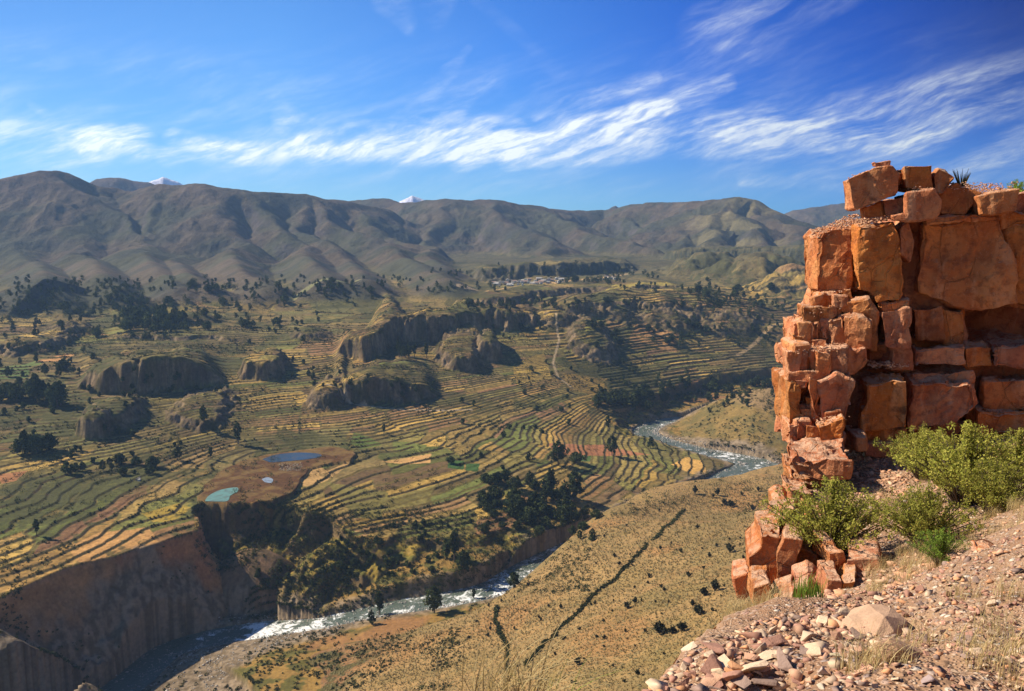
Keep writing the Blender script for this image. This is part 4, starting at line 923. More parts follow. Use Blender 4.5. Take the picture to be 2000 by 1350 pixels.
# loose boulders balanced on top of the cliff
TOPB = [
 ('large tilted wedge boulder overhanging the left end of the cliff top', [(1657,350),(1707,329),(1741,326),(1755,342),(1753,378),(1676,412),(1668,407)],22.3,1.9,.02),
 ('small dark flat rock perched on the tilted wedge boulder', [(1707,315),(1736,314),(1736,325),(1710,326)],22.9,.5,.1),
 ('squarish boulder standing upright on the cliff top beside the wedge boulder', [(1768,329),(1821,322),(1821,370),(1771,366)],22.5,1.5,.08),
 ('small shadowed rock wedged between the tilted wedge and the square boulder', [(1754,338),(1768,339),(1768,358),(1754,364)],22.8,.9,0),
 ('pointed boulder leaning right beside the square boulder on the cliff top', [(1823,344),(1834,329),(1850,333),(1867,346),(1845,376),(1834,378),(1824,368)],22.6,1.2,-.1),
 ('wide orange block lying under the square boulder on the cliff top', [(1772,381),(1821,373),(1834,394),(1834,416),(1821,426),(1749,428),(1746,420),(1774,417)],22.1,1.9,.03),
 ('brown block in shade under the tilted wedge boulder', [(1728,392),(1771,384),(1773,418),(1731,420)],22.7,1.6,.0),
 ('small dark block tucked under the wedge boulder at its left', [(1690,407),(1718,399),(1720,420),(1692,426)],22.9,1.2,.0),
 ('dark slanting slab right of the pointed boulder', [(1834,381),(1868,357),(1915,378),(1884,418),(1837,418)],22.8,1.8,-.05),
 ('flat topped red block at the right end of the cliff top', [(1912,384),(1990,371),(1986,412),(1920,417)],22.3,2.2,.0),
]
for lab, poly, D, th, yw in TOPB: tag(block('boulder', poly, D, th, None, yaw=yw, L=.10, amp=.045, bev=.02, grow=2.5), lab, 'boulder')
# orange blocks along the edge of the ledge
LOWB = [
 ('tall dark red outcrop block at the edge of the ledge above the valley', [(1462,1088),(1484,1068),(1486,1048),(1530,1050),(1518,1085),(1514,1150),(1466,1140)],14.2,1.0,.1),
 ('bright orange pillar of rock beside the dark red outcrop block', [(1532,1052),(1566,1058),(1556,1090),(1553,1130),(1535,1165),(1515,1155),(1519,1085)],14.0,.9,-.05),
 ('brown rock slab behind the orange pillar under the green bush', [(1560,1072),(1590,1090),(1588,1140),(1556,1148),(1554,1095)],14.5,.9,-.1),
 ('leftmost small brown rock on the outer edge of the ledge', [(1437,1132),(1462,1124),(1466,1160),(1450,1172),(1441,1165)],14.0,.6,.1),
 ('small upright orange rock at the foot of the dark red outcrop', [(1472,1150),(1500,1146),(1504,1192),(1482,1198),(1468,1190)],13.2,.6,.05),
 ('cream topped rock with pale edge below the orange pillar', [(1550,1150),(1580,1142),(1598,1158),(1585,1180),(1552,1182)],13.0,.7,.0),
 ('low tan rock between the orange pillar and the leaning pillar', [(1510,1180),(1548,1172),(1552,1200),(1520,1205)],12.8,.7,.0),
 ('split orange boulder with a lit left face in the middle of the ledge', [(1622,1082),(1650,1080),(1655,1102),(1652,1120),(1640,1130),(1620,1120)],13.6,.8,.2),
 ('wide orange boulder with a shaded right side on the ledge', [(1657,1096),(1712,1094),(1718,1106),(1706,1128),(1664,1132),(1654,1118)],13.5,.9,-.1),
 ('tall narrow orange rock standing below the split boulder', [(1618,1134),(1644,1136),(1642,1170),(1634,1200),(1616,1190)],12.8,.6,.1),
 ('pale edged narrow rock right of the tall narrow orange rock', [(1646,1140),(1668,1138),(1662,1170),(1650,1196),(1642,1192)],12.8,.6,-.1),
 ('red angular boulder perched on the outer edge of the ledge beside the green bush', [(1510,985),(1522,976),(1536,978),(1545,990),(1538,1006),(1522,1010),(1512,1004)],17.0,.7,.1),
 ('grey pink flat slab lying in gravel at the right', [(1925,1110),(1960,1106),(1986,1118),(1984,1130),(1930,1130)],9.9,.7,.0),
]
for lab, poly, D, th, yw in LOWB: tag(block('boulder', poly, D, th*1.3, None, yaw=yw, L=.07, amp=.04, bev=.015, grow=3), lab, 'boulder')

# ---- stones
def stone_mat():
    m = bpy.data.materials.new('loose_stone'); m.use_nodes = True; t = NT(m.node_tree); t.nt.nodes.clear()
    oi = t.n('ShaderNodeObjectInfo'); g = t.n('ShaderNodeTexCoord'); pos = g.outputs['Object']
    c = t.n('ShaderNodeValToRGB'); 
    base = oi.outputs['Color']
    n = t.noise(t.n('ShaderNodeNewGeometry').outputs['Position'], 9, 5, 0.6); n2 = t.noise(t.n('ShaderNodeNewGeometry').outputs['Position'], 55, 3, 0.6)
    f = t.m('ADD', .55, t.m('ADD', t.m('MULTIPLY', n, .6), t.m('MULTIPLY', n2, .3)))
    cc = t.mix(1.0, base, t.xyz(f, f, f), 'MULTIPLY')
    t.nt.nodes.remove(c)
    bmp = t.n('ShaderNodeBump'); t.put(bmp, 'Strength', 0.6); t.put(bmp, 'Distance', 0.01); t.put(bmp, 'Height', t.m('ADD', n2, n))
    b = t.n('ShaderNodeBsdfPrincipled'); t.put(b, 'Base Color', cc); t.put(b, 'Roughness', 0.9); t.put(b, 'Specular IOR Level', .15); t.put(b, 'Normal', bmp.outputs[0])
    o = t.n('ShaderNodeOutputMaterial'); t.nt.links.new(b.outputs[0], o.inputs[0]); return m
M_STONE = stone_mat()
def hull(seed, flat=0.6, n=16, sub=True):
    r = random.Random(seed); bm = bmesh.new()
    for i in range(n):
        v = Vector((r.gauss(0, 1), r.gauss(0, 1), r.gauss(0, 1))).normalized(); q = r.uniform(.78, 1.0)
        bm.verts.new(Vector((v.x*q, v.y*q*r.uniform(.7, .9), v.z*q*flat)))
    res = bmesh.ops.convex_hull(bm, input=bm.verts); bmesh.ops.delete(bm, geom=[v for v in bm.verts if not v.link_faces], context='VERTS')
    bmesh.ops.dissolve_limit(bm, angle_limit=R(14), verts=bm.verts, edges=bm.edges)
    if sub:
        bmesh.ops.bevel(bm, geom=list(bm.edges), offset=.05, segments=1, affect='EDGES', clamp_overlap=True)
        bmesh.ops.triangulate(bm, faces=bm.faces)
        for k in range(2): 
            bmesh.ops.subdivide_edges(bm, edges=[e for e in bm.edges if e.calc_length() > .3], cuts=1); bmesh.ops.triangulate(bm, faces=[f for f in bm.faces if len(f.verts) > 3])
        for v in bm.verts: v.co *= 1+mn.noise(v.co*1.8+Vector((seed, 0, 0)))*.10+mn.noise(v.co*5+Vector((seed, 0, 0)))*.03
    else: bmesh.ops.triangulate(bm, faces=bm.faces)
    return bm
STONES = []
for k in range(12):
    bm = hull(k, [.36, .5, .65, .28][k % 4], 9); me = bpy.data.meshes.new('stone'); bm.to_mesh(me); bm.free(); me.materials.append(M_STONE); STONES.append(me)
SCOL = [((.52, .30, .19), 'pinkish'), ((.62, .45, .30), 'cream'), ((.38, .20, .14), 'reddish brown'), ((.28, .19, .15), 'dark grey brown'), ((.60, .30, .15), 'orange'), ((.45, .32, .22), 'grey tan')]
def rot(r): return (r.uniform(-.5, .5), r.uniform(-.5, .5), r.uniform(0, 6.28))
for k in range(12, 15):
    bm = hull(k, .62, 34); me = bpy.data.meshes.new('stone'); bm.to_mesh(me); bm.free(); me.materials.append(M_STONE); STONES.append(me)
BIG = [  # particular stones: px, py, size px, mesh, colour, flatness, label
 (1712,1232,84,12,(.52,.33,.21),'largest brown boulder half buried in the rubble bank, pale on top'),
 (1752,1284,64,13,(.44,.26,.16),'smooth brown boulder just below the largest boulder of the rubble bank'),
 (1580,1250,22,2,(.33,.32,.34),'upright slate grey stone standing on the rubble crest'),
 (1640,1285,26,3,(.52,.44,.28),'flat yellowish stone with an orange foot in the rubble bank'),
 (1600,1275,18,6,(.72,.62,.50),'cream white rounded stone left of the yellowish stone'),
 (1612,1315,30,9,(.46,.36,.30),'big tan slab of rubble under the cream white stone'),
 (1345,1270,22,0,(.66,.48,.34),'pale cream stone at the upper left end of the rubble bank'),
 (1350,1325,34,7,(.62,.33,.18),'orange brown stone with a red rim at the left of the rubble bank'),
 (1410,1325,40,4,(.68,.50,.32),'largest pale orange slab at the left foot of the rubble bank'),
 (1448,1320,24,10,(.50,.40,.36),'grey pink angular stone near the bottom of the rubble bank'),
 (1485,1310,30,1,(.48,.30,.22),'brown stone with a flat sunlit side near the bottom of the rubble bank'),
 (1510,1335,28,2,(.36,.24,.21),'dark purple brown stone at the bottom of the rubble bank'),
 (1660,1300,30,8,(.34,.27,.25),'dark grey flat stone right of the yellowish stone'),
 (1810,1335,26,3,(.38,.28,.25),'grey purple stone lying in dry grass at the bottom right'),
 (1985,1280,22,0,(.62,.46,.38),'pink stone at the right edge beside dark weeds'),
 (1600,1350,26,11,(.48,.40,.30),'tan angular stone at the bottom edge below the big tan slab'),
]
for px, py, sz, mi, c, lab in BIG:
    x, y, z, D = lhit(px, py); o = bpy.data.objects.new('boulder' if sz > 45 else 'stone', STONES[mi]); COL.objects.link(o)
    s = sz/FPX*D*1.05; o.scale = (s, s*.9, s*.95); o.location = (x, y, z+s*(.12 if sz < 45 else -.05)); r = random.Random(px); o.rotation_euler = rot(r); o.color = (*c, 1); tag(o, lab, 'boulder' if sz > 45 else 'stone')
r = random.Random(5); spots = []
while len(spots) < 262:
    px, py = r.uniform(1290, 2000), r.uniform(1130, 1350)
    crest = np.interp(px, [1290, 1400, 1500, 1640, 1850, 2000], [1335, 1272, 1232, 1190, 1125, 1055])
    if py < crest: continue
    wgt = 1 if px < 1680 else .35
    if r.random() > wgt: continue
    sz = r.choice([10, 11, 13, 15, 17, 20, 24, 28]) * (1.5 if px < 1560 else 1.15 if px < 1680 else .62)
    if any(abs(px-q[0]) < (sz+q[2])*.55 and abs(py-q[1]) < (sz+q[2])*.45 for q in spots): 
        if r.random() < .85: continue
    spots.append((px, py, sz))
for px, py, sz in spots:
    x, y, z, D = lhit(px, py); c, cn = r.choice(SCOL[:4] if r.random() < .7 else SCOL); big = sz > 16
    o = bpy.data.objects.new('stone', r.choice(STONES[:12])); COL.objects.link(o); s = sz/FPX*D*1.0; o.scale = (s, s*r.uniform(.7, 1), s); o.location = (x, y, z+s*r.uniform(.1, .35)); o.rotation_euler = rot(r)
    v = r.uniform(.85, 1.15); o.color = (c[0]*v, c[1]*v, c[2]*v, 1)
    zone = 'left of the largest boulder' if px < 1690 else 'right of the largest boulder'
    tag(o, f'{"fist sized" if not big else "head sized"} {cn} stone loose in the rubble bank {zone}', 'stone', f'{cn} {"larger" if big else "smaller"} stones {zone}')
def scatter(name, pts, sizes, cols, meshes=8, seed=3, flat=.6, label=None):
    """many small stones joined in one mesh"""
    protos = []
    for k in range(meshes):
        bm = hull(100+k+seed, [.3, .42, .6, .36][k % 4], 8, False); bm.verts.ensure_lookup_table(); bm.verts.index_update()
        protos.append((np.array([v.co for v in bm.verts]), np.array([[v.index for v in f.verts] for f in bm.faces]))); bm.free()
    rg = np.random.default_rng(seed); V = []; F = []; Cc = []; off = 0
    for (x, y, z), s, c in zip(pts, sizes, cols):
        pv, pf = protos[rg.integers(meshes)]; a = rg.uniform(0, 6.28); ti = rg.uniform(-.5, .5); ca, sa = math.cos(a), math.sin(a); ct, st = math.cos(ti), math.sin(ti)
        v = pv*s; v = np.stack([v[:, 0], v[:, 1]*ct-v[:, 2]*st, v[:, 1]*st+v[:, 2]*ct], -1); v = np.stack([v[:, 0]*ca-v[:, 1]*sa, v[:, 0]*sa+v[:, 1]*ca, v[:, 2]], -1)+np.array([x, y, z+s*.15])
        V.append(v); F.append(pf+off); off += len(v); Cc.append(np.tile(c, (len(v), 1)))
    o = link_mesh(name, np.concatenate(V), np.concatenate(F), False); add_col(o, np.concatenate(Cc)); tag(o, kind='stuff')
    if label: o['label'] = label
    return o
def vc_mat(name, rough=.9, noise_s=30):
    m = bpy.data.materials.new(name); m.use_nodes = True; t = NT(m.node_tree); t.nt.nodes.clear()
    at = t.n('ShaderNodeAttribute', attribute_name='Col'); n = t.noise(t.n('ShaderNodeNewGeometry').outputs['Position'], noise_s, 4, .6); f = t.m('ADD', .6, t.m('MULTIPLY', n, .8))
    b = t.n('ShaderNodeBsdfPrincipled'); t.put(b, 'Base Color', t.mix(1.0, at.outputs['Color'], t.xyz(f, f, f), 'MULTIPLY')); t.put(b, 'Roughness', rough); t.put(b, 'Specular IOR Level', .12)
    o = t.n('ShaderNodeOutputMaterial'); t.nt.links.new(b.outputs[0], o.inputs[0]); return m
M_GRAV = vc_mat('gravel_stone')
rg = np.random.default_rng(11)
def pick(n): return np.array([SCOL[i][0] for i in rg.choice(6, n, p=[.3, .12, .26, .12, .14, .06])])*rg.uniform(.8, 1.2, (n, 1))
def inledge(x, y): return inpoly(np.asarray(x), np.asarray(y), LEDGE_POLY)
# near bank
n = 15000; x = rg.uniform(-.3, 11, n); y = rg.uniform(3.4, 11.5, n); px, py = proj(x, y, lz_many(x, y)); crest = np.interp(px, [1290, 1400, 1500, 1640, 1850, 2000], [1335, 1272, 1232, 1190, 1125, 1055])
k = inledge(x, y)&(px > 1200)&(px < 2250)&(py > crest-22)&(rg.random(n) < np.where(px < 1750, 1, .75)); x, y = x[k], y[k]; z = lz_many(x, y); n = len(x)
s = rg.uniform(.010, .03, n)*rg.uniform(1, 1.8, n)*np.where(rg.random(n) < .15, 1.9, 1)*np.where(px[k] < 1680, 1.25, 1)
scatter('gravel', zip(x, y, z), s, pick(n), seed=21).data.materials.append(M_GRAV)
# terrace and the foot of the cliff
n = 26000; x = rg.uniform(2.5, 15, n); y = rg.uniform(10, 26, n); z = lz_many(x, y); px, py = proj(x, y, z)
den = .16+.9*((px > 1640)&(px < 1775)&(py < 975)&(py > 880))+.95*((px > 1840)&(py < 905))+.5*((px < 1600)&(py > 1020))+.35*(py > 1080)
k = inledge(x, y)&(px < 2150)&(rg.random(n) < den); x, y, z = x[k], y[k], z[k]; n = len(x)
s = rg.uniform(.02, .07, n)*np.where(rg.random(n) < .14, 2.2, 1)
cc = pick(n)*.6+np.array([.62, .34, .2])*.45
scatter('gravel', zip(x, y, z), s, cc, seed=31).data.materials.append(M_GRAV)
# grit on the cliff tops and on its ledges
def top_pts(p0, p1, D0, D1, n, jz=.05):
    out = []
    for i in range(n):
        u = rg.random(); D = rg.uniform(D0, D1); q = onplane(p0[0]+(p1[0]-p0[0])*u, p0[1]+(p1[1]-p0[1])*u, D0); w_ = q+NV*(D-D0); out.append((w_.x, w_.y, w_.z+rg.uniform(-jz, jz)))
    return out
pts = top_pts((1596,458),(1680,424),22.7,24.6,420,.10)+top_pts((1680,432),(1740,426),22.2,24,260,.05)+top_pts((1866,362),(1990,366),22.6,27,620,.12)+top_pts((1665,345),(1745,326),22.5,23.8,60,.03)+\
      top_pts((1545,688),(1650,680),20.9,22,260,.05)+top_pts((1600,826),(1645,818),20.3,21.2,90,.04)+top_pts((1560,634),(1610,600),21.8,23,120,.05)+top_pts((1700,716),(1775,716),21.6,22.4,130,.05)+top_pts((1775,366),(1820,368),22.4,23,60,.03)+top_pts((1640,598),(1690,588),22.1,23,90,.04)+top_pts((1611,573),(1661,568),22.4,23.2,60,.03)
pts = [p for p in pts for _ in (0, 1)]; pts = [(a+rg.normal()*.05, b+rg.normal()*.05, c-abs(rg.normal())*.02) for a, b, c in pts]
n = len(pts); scatter('gravel', pts, rg.uniform(.012, .05, n)*np.where(rg.random(n) < .08, 2, 1), pick(n)*.6+np.array([.66, .36, .2])*.45, seed=41).data.materials.append(M_GRAV)

# ------------------------------------------------------------------ plants
def leaf_mat(name, c1, c2, trans=.25):
    m = bpy.data.materials.new(name); m.use_nodes = True; t = NT(m.node_tree); t.nt.nodes.clear()
    g = t.n('ShaderNodeNewGeometry'); rr = g.outputs['Random Per Island']; oi = t.n('ShaderNodeObjectInfo').outputs['Random']
    c = t.mix(rr, c1, c2); f = t.lin(0, 1, oi, .75, 1.25); c = t.mix(1.0, c, t.xyz(f, f, f), 'MULTIPLY')
    d = t.n('ShaderNodeBsdfDiffuse'); t.put(d, 'Color', c); tr = t.n('ShaderNodeBsdfTranslucent'); t.put(tr, 'Color', c)
    mx = t.n('ShaderNodeMixShader'); t.put(mx, 0, trans); t.nt.links.new(d.outputs[0], mx.inputs[1]); t.nt.links.new(tr.outputs[0], mx.inputs[2])
    o = t.n('ShaderNodeOutputMaterial'); t.nt.links.new(mx.outputs[0], o.inputs[0]); return m
M_TREE = leaf_mat('dark_foliage', (.040, .054, .020), (.09, .105, .038), .18)
M_SCRUB = leaf_mat('scrub_foliage', (.032, .042, .017), (.085, .088, .034), .15)
M_BUSH = leaf_mat('bush_foliage', (.23, .26, .04), (.55, .49, .11), .4)
M_BARK = simple_mat('bark', (.12, .09, .06)); M_DRY = leaf_mat('dry_grass', (.50, .36, .15), (.72, .58, .30), .3); M_DARKB = leaf_mat('dark_shrub_foliage', (.035, .038, .022), (.08, .075, .04), .1)
M_GREENG = leaf_mat('green_grass', (.14, .24, .03), (.30, .40, .07), .35)
def leaf_cloud(rg, centres, radii, n, size, flatz=1.0, aspect=1.6):
    """small leaf quads spread through overlapping clumps"""
    k = rg.integers(len(centres), size=n); d = rg.normal(size=(n, 3)); d /= np.linalg.norm(d, axis=1)[:, None]
    p = centres[k]+d*(radii[k]*rg.random(n)**.45)[:, None]*np.array([1, 1, flatz])
    a = rg.normal(size=(n, 3)); a /= np.linalg.norm(a, axis=1)[:, None]; b = np.cross(a, rg.normal(size=(n, 3))); b /= np.linalg.norm(b, axis=1)[:, None]
    s = size*rg.uniform(.6, 1.3, n)[:, None]; a = a*s*aspect*.5; b = b*s*.5
    V = np.stack([p-a-b*.3, p+b, p+a-b*.3, p-b*1.0], 1).reshape(-1, 3); F = np.arange(4*n).reshape(-1, 4); return V, F
def limb(V, F, p0, p1, r0, r1, k=6):
    p0 = np.array(p0, float); p1 = np.array(p1, float); d = p1-p0; d /= np.linalg.norm(d)+1e-9; u = np.cross(d, [0.3, .9, .1]); u /= np.linalg.norm(u); v = np.cross(d, u); o = len(V)
    for q, rr in ((p0, r0), (p1, r1)):
        for i in range(k): a = 6.2832*i/k; V.append(q+(u*math.cos(a)+v*math.sin(a))*rr)
    for i in range(k): F.append((o+i, o+(i+1) % k, o+k+(i+1) % k, o+k+i))
def me_from(name, V, F, mat):
    o = link_mesh(name, np.array(V), np.array(F), False); o.data.materials.append(mat); return o
def tree_proto(seed, h, rw, kind, nleaf, lsz):
    """unit trees: height h metres, crown radius rw"""
    rg = np.random.default_rng(seed); V = []; F = []; base = .12 if kind != 'tall' else .2
    top = np.array([rg.normal()*.02*h, rg.normal()*.02*h, h*.8]); limb(V, F, (0, 0, -.6), top*.5, h*.028, h*.018); limb(V, F, top*.5, top, h*.018, h*.006)
    cs = []; rs = []; nb = 16 if kind != 'tall' else 20
    for i in range(nb):
        u = (i+.5)/nb; zz = h*(base+.08+(0.92-base)*u*.95); prof = math.sin(math.pi*min(1, (u*.9+.12)))**.7 if kind == 'round' else (1-u)**.55*.95+.12 if kind == 'cone' else .55+.45*math.sin(math.pi*u)
        a = i*2.4+rg.normal()*.4; rad = rw*prof*rg.uniform(.35, .75); c = np.array([math.cos(a)*rad, math.sin(a)*rad, zz]); cs.append(c); rs.append(rw*rg.uniform(.28, .5)*max(prof, .4))
        limb(V, F, top*min(1, max(.25, (zz/h)-.12)/.8), c, h*.009, h*.003, 4)
    LV, LF = leaf_cloud(rg, np.array(cs), np.array(rs), nleaf, lsz); return (V, F), (LV, LF)
TP = {}
for kk, (kd, h, rw, nl, ls) in {'eucalyptus_tree': ('round', 14, 5.2, 1500, .75), 'tall_tree': ('tall', 16, 3.0, 1400, .7), 'cone_tree': ('cone', 12, 3.6, 1300, .7), 'low_tree': ('round', 6, 3.8, 1100, .6)}.items():
    TP[kk] = []
    for v in range(2):
        (V, F), (LV, LF) = tree_proto(hash_ := (len(kk)*13+v*7), h, rw, kd, nl, ls)
        a = link_mesh('trunk', np.array(V), np.array(F), False); a.data.materials.append(M_BARK); b = link_mesh('crown', LV, LF, False); b.data.materials.append(M_TREE)
        TP[kk].append((h, a.data, b.data)); bpy.data.objects.remove(a); bpy.data.objects.remove(b)
RT = random.Random(99)
def plant_at(x, y, z, hpx, D, kind, label, group=None, name='tree', cat='tree', sc=None):
    h, tm, cm = RT.choice(TP[kind]); t = bpy.data.objects.new(name, None); COL.objects.link(t); tag(t, label, cat, group); t.empty_display_size = 1
    s = (hpx/FPX*D*1.08)/h if sc is None else sc; t.scale = (s*RT.uniform(.85, 1.15), s*RT.uniform(.85, 1.15), s); t.location = (x, y, z-.2); t.rotation_euler = (0, 0, RT.uniform(0, 6.28))
    for nme, me in (('trunk', tm), ('crown', cm)):
        c = bpy.data.objects.new(nme, me); COL.objects.link(c); c.parent = t
    return t
SINGLES = [
 (848,1198,56,'eucalyptus_tree','big dark leafy tree standing in front of the white rapids on the near river bank'),
 (742,1205,52,'tall_tree','slim dark tree on the near bank left of the big riverside tree'),
 (726,1222,30,'cone_tree','short dark tree at the left foot of the slim riverside tree'),
 (1003,1150,34,'eucalyptus_tree','tree at the river where the water vanishes behind the hillside'),
 (925,1172,24,'tall_tree','small thin tree on the river bank right of the big riverside tree'),
 (1090,908,46,'eucalyptus_tree','large dark tree at the edge of the fields above the dense wood'),
 (1125,905,22,'low_tree','low tree touching the right side of the large dark tree above the wood'),
 (1195,890,38,'eucalyptus_tree','round dark tree alone among the fields left of the pale field by the river'),
 (1270,876,24,'cone_tree','small dark tree by the field edge just below the river bend'),
 (1187,842,30,'tall_tree','upright dark tree on the far bank at the left end of the river bend'),
 (1032,902,20,'cone_tree','small pointed tree at the field corner left of the large dark tree'),
 (465,868,40,'tall_tree','slim dark tree alone on the terraces above the marsh'),
 (398,828,32,'cone_tree','dark tree at the end of a low knoll on the left terraces'),
 (412,898,24,'tall_tree','small thin tree on the terraces left of the marsh'),
 (347,900,24,'eucalyptus_tree','small round tree left of the thin tree beside the marsh'),
 (72,1048,30,'tall_tree','single dark tree in small fields near the left edge above the gorge'),
 (48,886,40,'tall_tree','tallest tree of the dark grove at the left edge'),
 (1120,978,56,'eucalyptus_tree','largest crown at the right end of the dense wood'),
 (1076,965,50,'tall_tree','tall dark crown in the middle of the dense wood'),
 (888,1098,62,'tall_tree','tallest tree of the clump above the short river cliff'),
 (905,1120,46,'eucalyptus_tree','broad tree at the front of the clump above the short river cliff'),
 (872,1090,40,'cone_tree','pointed tree at the left of the clump above the short river cliff'),
 (742,1068,14,'low_tree','small bush like tree below the pale pink field'),
 (780,698,30,'tall_tree','left tree of the row under the big mesa'),
 (833,700,28,'tall_tree','right tree of the row under the big mesa'),
 (1158,640,16,'low_tree','dark tree at the foot of the hill right of the big mesa'),
 (750,850,20,'tall_tree','thin tree standing among the bright green crops'),
 (880,905,14,'low_tree','small tree at the corner of the two emerald fields'),
]
for px, py, h, k, lab in SINGLES:
    x, y, z, D = hit(px, py); plant_at(x, y, z, h, D, k, lab)
CLUMPS = [  # centre, half extents, count, pixel height range, kinds, label, group
 (1030,985,95,45,34,(18,34),('eucalyptus_tree','low_tree','low_tree'),'dark tree packed in the dense wood on the slope above the river','dense wood above the river'),
 (1000,1020,80,30,14,(12,20),('low_tree',),'low dark tree at the lower edge of the dense wood','low trees below the dense wood'),
 (1095,1030,70,28,16,(12,22),('low_tree','eucalyptus_tree'),'dark tree in the strip beside the gully right of the dense wood','trees along the gully'),
 (1235,790,70,14,20,(18,28),('eucalyptus_tree','low_tree'),'dark tree in the grove on the far bank above the river bend','grove above the river bend'),
 (1400,765,110,20,22,(10,18),('low_tree','eucalyptus_tree'),'small dark tree on the shaded slope beyond the river','trees on the shaded slope beyond the river'),
 (805,699,20,3,6,(18,26),('tall_tree','eucalyptus_tree'),'dark tree in the row under the big mesa','row under the big mesa'),
 (98,786,30,10,8,(32,46),('eucalyptus_tree',),'large dark tree in the grove at the left under the green fields','left grove under the green fields'),
 (78,884,38,8,8,(20,30),('eucalyptus_tree','low_tree'),'dark tree in the low grove at the left edge','low grove at the left edge'),
 (210,918,90,10,14,(12,22),('low_tree','eucalyptus_tree'),'dark tree in the long belt across the left terraces','belt across the left terraces'),
 (285,636,55,16,24,(16,26),('eucalyptus_tree','low_tree'),'hazy dark tree in the wood on the left plain','wood on the left plain'),
 (100,630,100,32,26,(10,16),('low_tree','cone_tree'),'hazy tree scattered on the far left plain','trees scattered on the far left plain'),
 (520,568,170,8,22,(9,14),('cone_tree','low_tree'),'distant tree in the line at the foot of the mountains','line at the foot of the mountains'),
 (1150,550,45,3,14,(8,12),('cone_tree','low_tree'),'distant dark tree beside the village','trees beside the village'),
 (1430,585,100,20,26,(9,15),('low_tree','cone_tree'),'distant tree on the far plain right of the village','trees right of the village'),
 (1000,598,90,8,16,(8,12),('low_tree',),'distant dark tree on the bench behind the big mesa','bench behind the big mesa'),
 (400,620,180,30,30,(9,16),('low_tree','eucalyptus_tree'),'hazy tree on the plain between the left wood and the big mesa','plain left of the big mesa'),
 (60,760,70,40,12,(14,26),('low_tree','eucalyptus_tree'),'dark tree on the shaded terraces at the left edge','shaded terraces at the left edge'),
 (760,565,120,12,16,(9,14),('low_tree','cone_tree'),'distant tree on the plain left of the village','plain left of the village'),
 (1330,655,180,25,18,(9,14),('low_tree',),'dark tree on the slopes above the far terraces','slopes above the far terraces'),
 (760,1090,110,35,18,(8,13),('low_tree',),'low green tree on the slope between the fields and the river','slope between fields and river'),
 (560,1130,60,20,8,(8,12),('low_tree',),'low tree on the flat ground beside the river below the cliffs','flat ground below the cliffs'),
]
SPEC = []
for cx, cy, ex, ey, n, hr, kinds, lab, grp in CLUMPS:
    for i in range(n):
        px, py = cx+RT.uniform(-1, 1)*ex, cy+RT.uniform(-1, 1)*ey; x, y, z, D = hit(px, py); hh_ = RT.uniform(*hr); u_ = (hh_-hr[0])/(hr[1]-hr[0]); sz_ = 'taller' if u_ > .66 else 'middling' if u_ > .33 else 'shorter'; sd_ = 'left' if px < cx-ex*.33 else 'right' if px > cx+ex*.33 else 'middle'
        SPEC.append((hh_, x, y, z, D, RT.choice(kinds), f'{sz_} {lab}, {sd_} part', f'{sz_} trees, {sd_} part, {grp}'))
SPEC.sort(key=lambda q: -q[0])
for h_, x, y, z, D, k_, lab, grp in SPEC[:300-len(SINGLES)]: plant_at(x, y, z, h_, D, k_, lab, grp)
FAR = [q[:5] for q in SPEC[300-len(SINGLES):]]
for cx, cy, ex, ey, n, hr in [(300,552,320,8,110,(4,8)),(150,568,160,8,60,(5,9)),(800,548,120,6,40,(4,8)),(110,600,130,30,90,(7,13)),(330,600,180,35,95,(7,13)),(300,640,70,20,60,(9,14)),(620,575,120,20,50,(6,10)),(430,560,220,8,90,(6,11)),(930,560,60,12,30,(6,10)),(1020,595,110,12,55,(6,10)),(1180,600,120,16,40,(6,10)),
    (1300,560,100,12,50,(5,9)),(1430,600,120,28,85,(6,12)),(1150,552,60,4,40,(6,9)),(1240,540,60,8,40,(5,9)),(1000,535,160,12,90,(5,8)),(1400,660,130,25,60,(6,10)),(100,690,110,30,40,(7,12)),(90,760,100,40,40,(8,13)),(300,760,130,25,40,(7,11)),
    (760,760,90,10,25,(7,11)),(1330,770,150,25,110,(7,12)),(1000,640,60,20,30,(6,10)),(560,640,90,30,35,(6,11)),(870,1030,120,12,25,(7,11)),(700,1100,90,45,60,(6,11)),(1000,830,120,50,35,(6,10)),(200,860,170,60,45,(6,10)),(1140,740,130,40,40,(6,10)),(620,740,60,25,25,(6,10))]:
    for i in range(int(n*.5)):
        px, py = cx+RT.uniform(-1, 1)*ex, cy+RT.gauss(0, .6)*ey; x, y, z, D = hit(px, py)
        if D < 3000: FAR.append((RT.uniform(*hr), x, y, z, D))
def far_trees():
    rg = np.random.default_rng(12); cs = []; rs = []
    for h_, x, y, z, D in FAR:
        H = h_/FPX*D; w_ = H*rg.uniform(.26, .48)
        for u in (.3, .5, .7, .88): cs.append((x+rg.normal()*w_*.35, y+rg.normal()*w_*.35, z+H*u)); rs.append(w_*(1.1-abs(u-.5)))
    LV, LF = leaf_cloud(rg, np.array(cs), np.array(rs), len(cs)*42, 1.15, 1.0, 1.3); tag(me_from('distant_trees', LV, LF, M_TREE), kind='stuff')
far_trees()
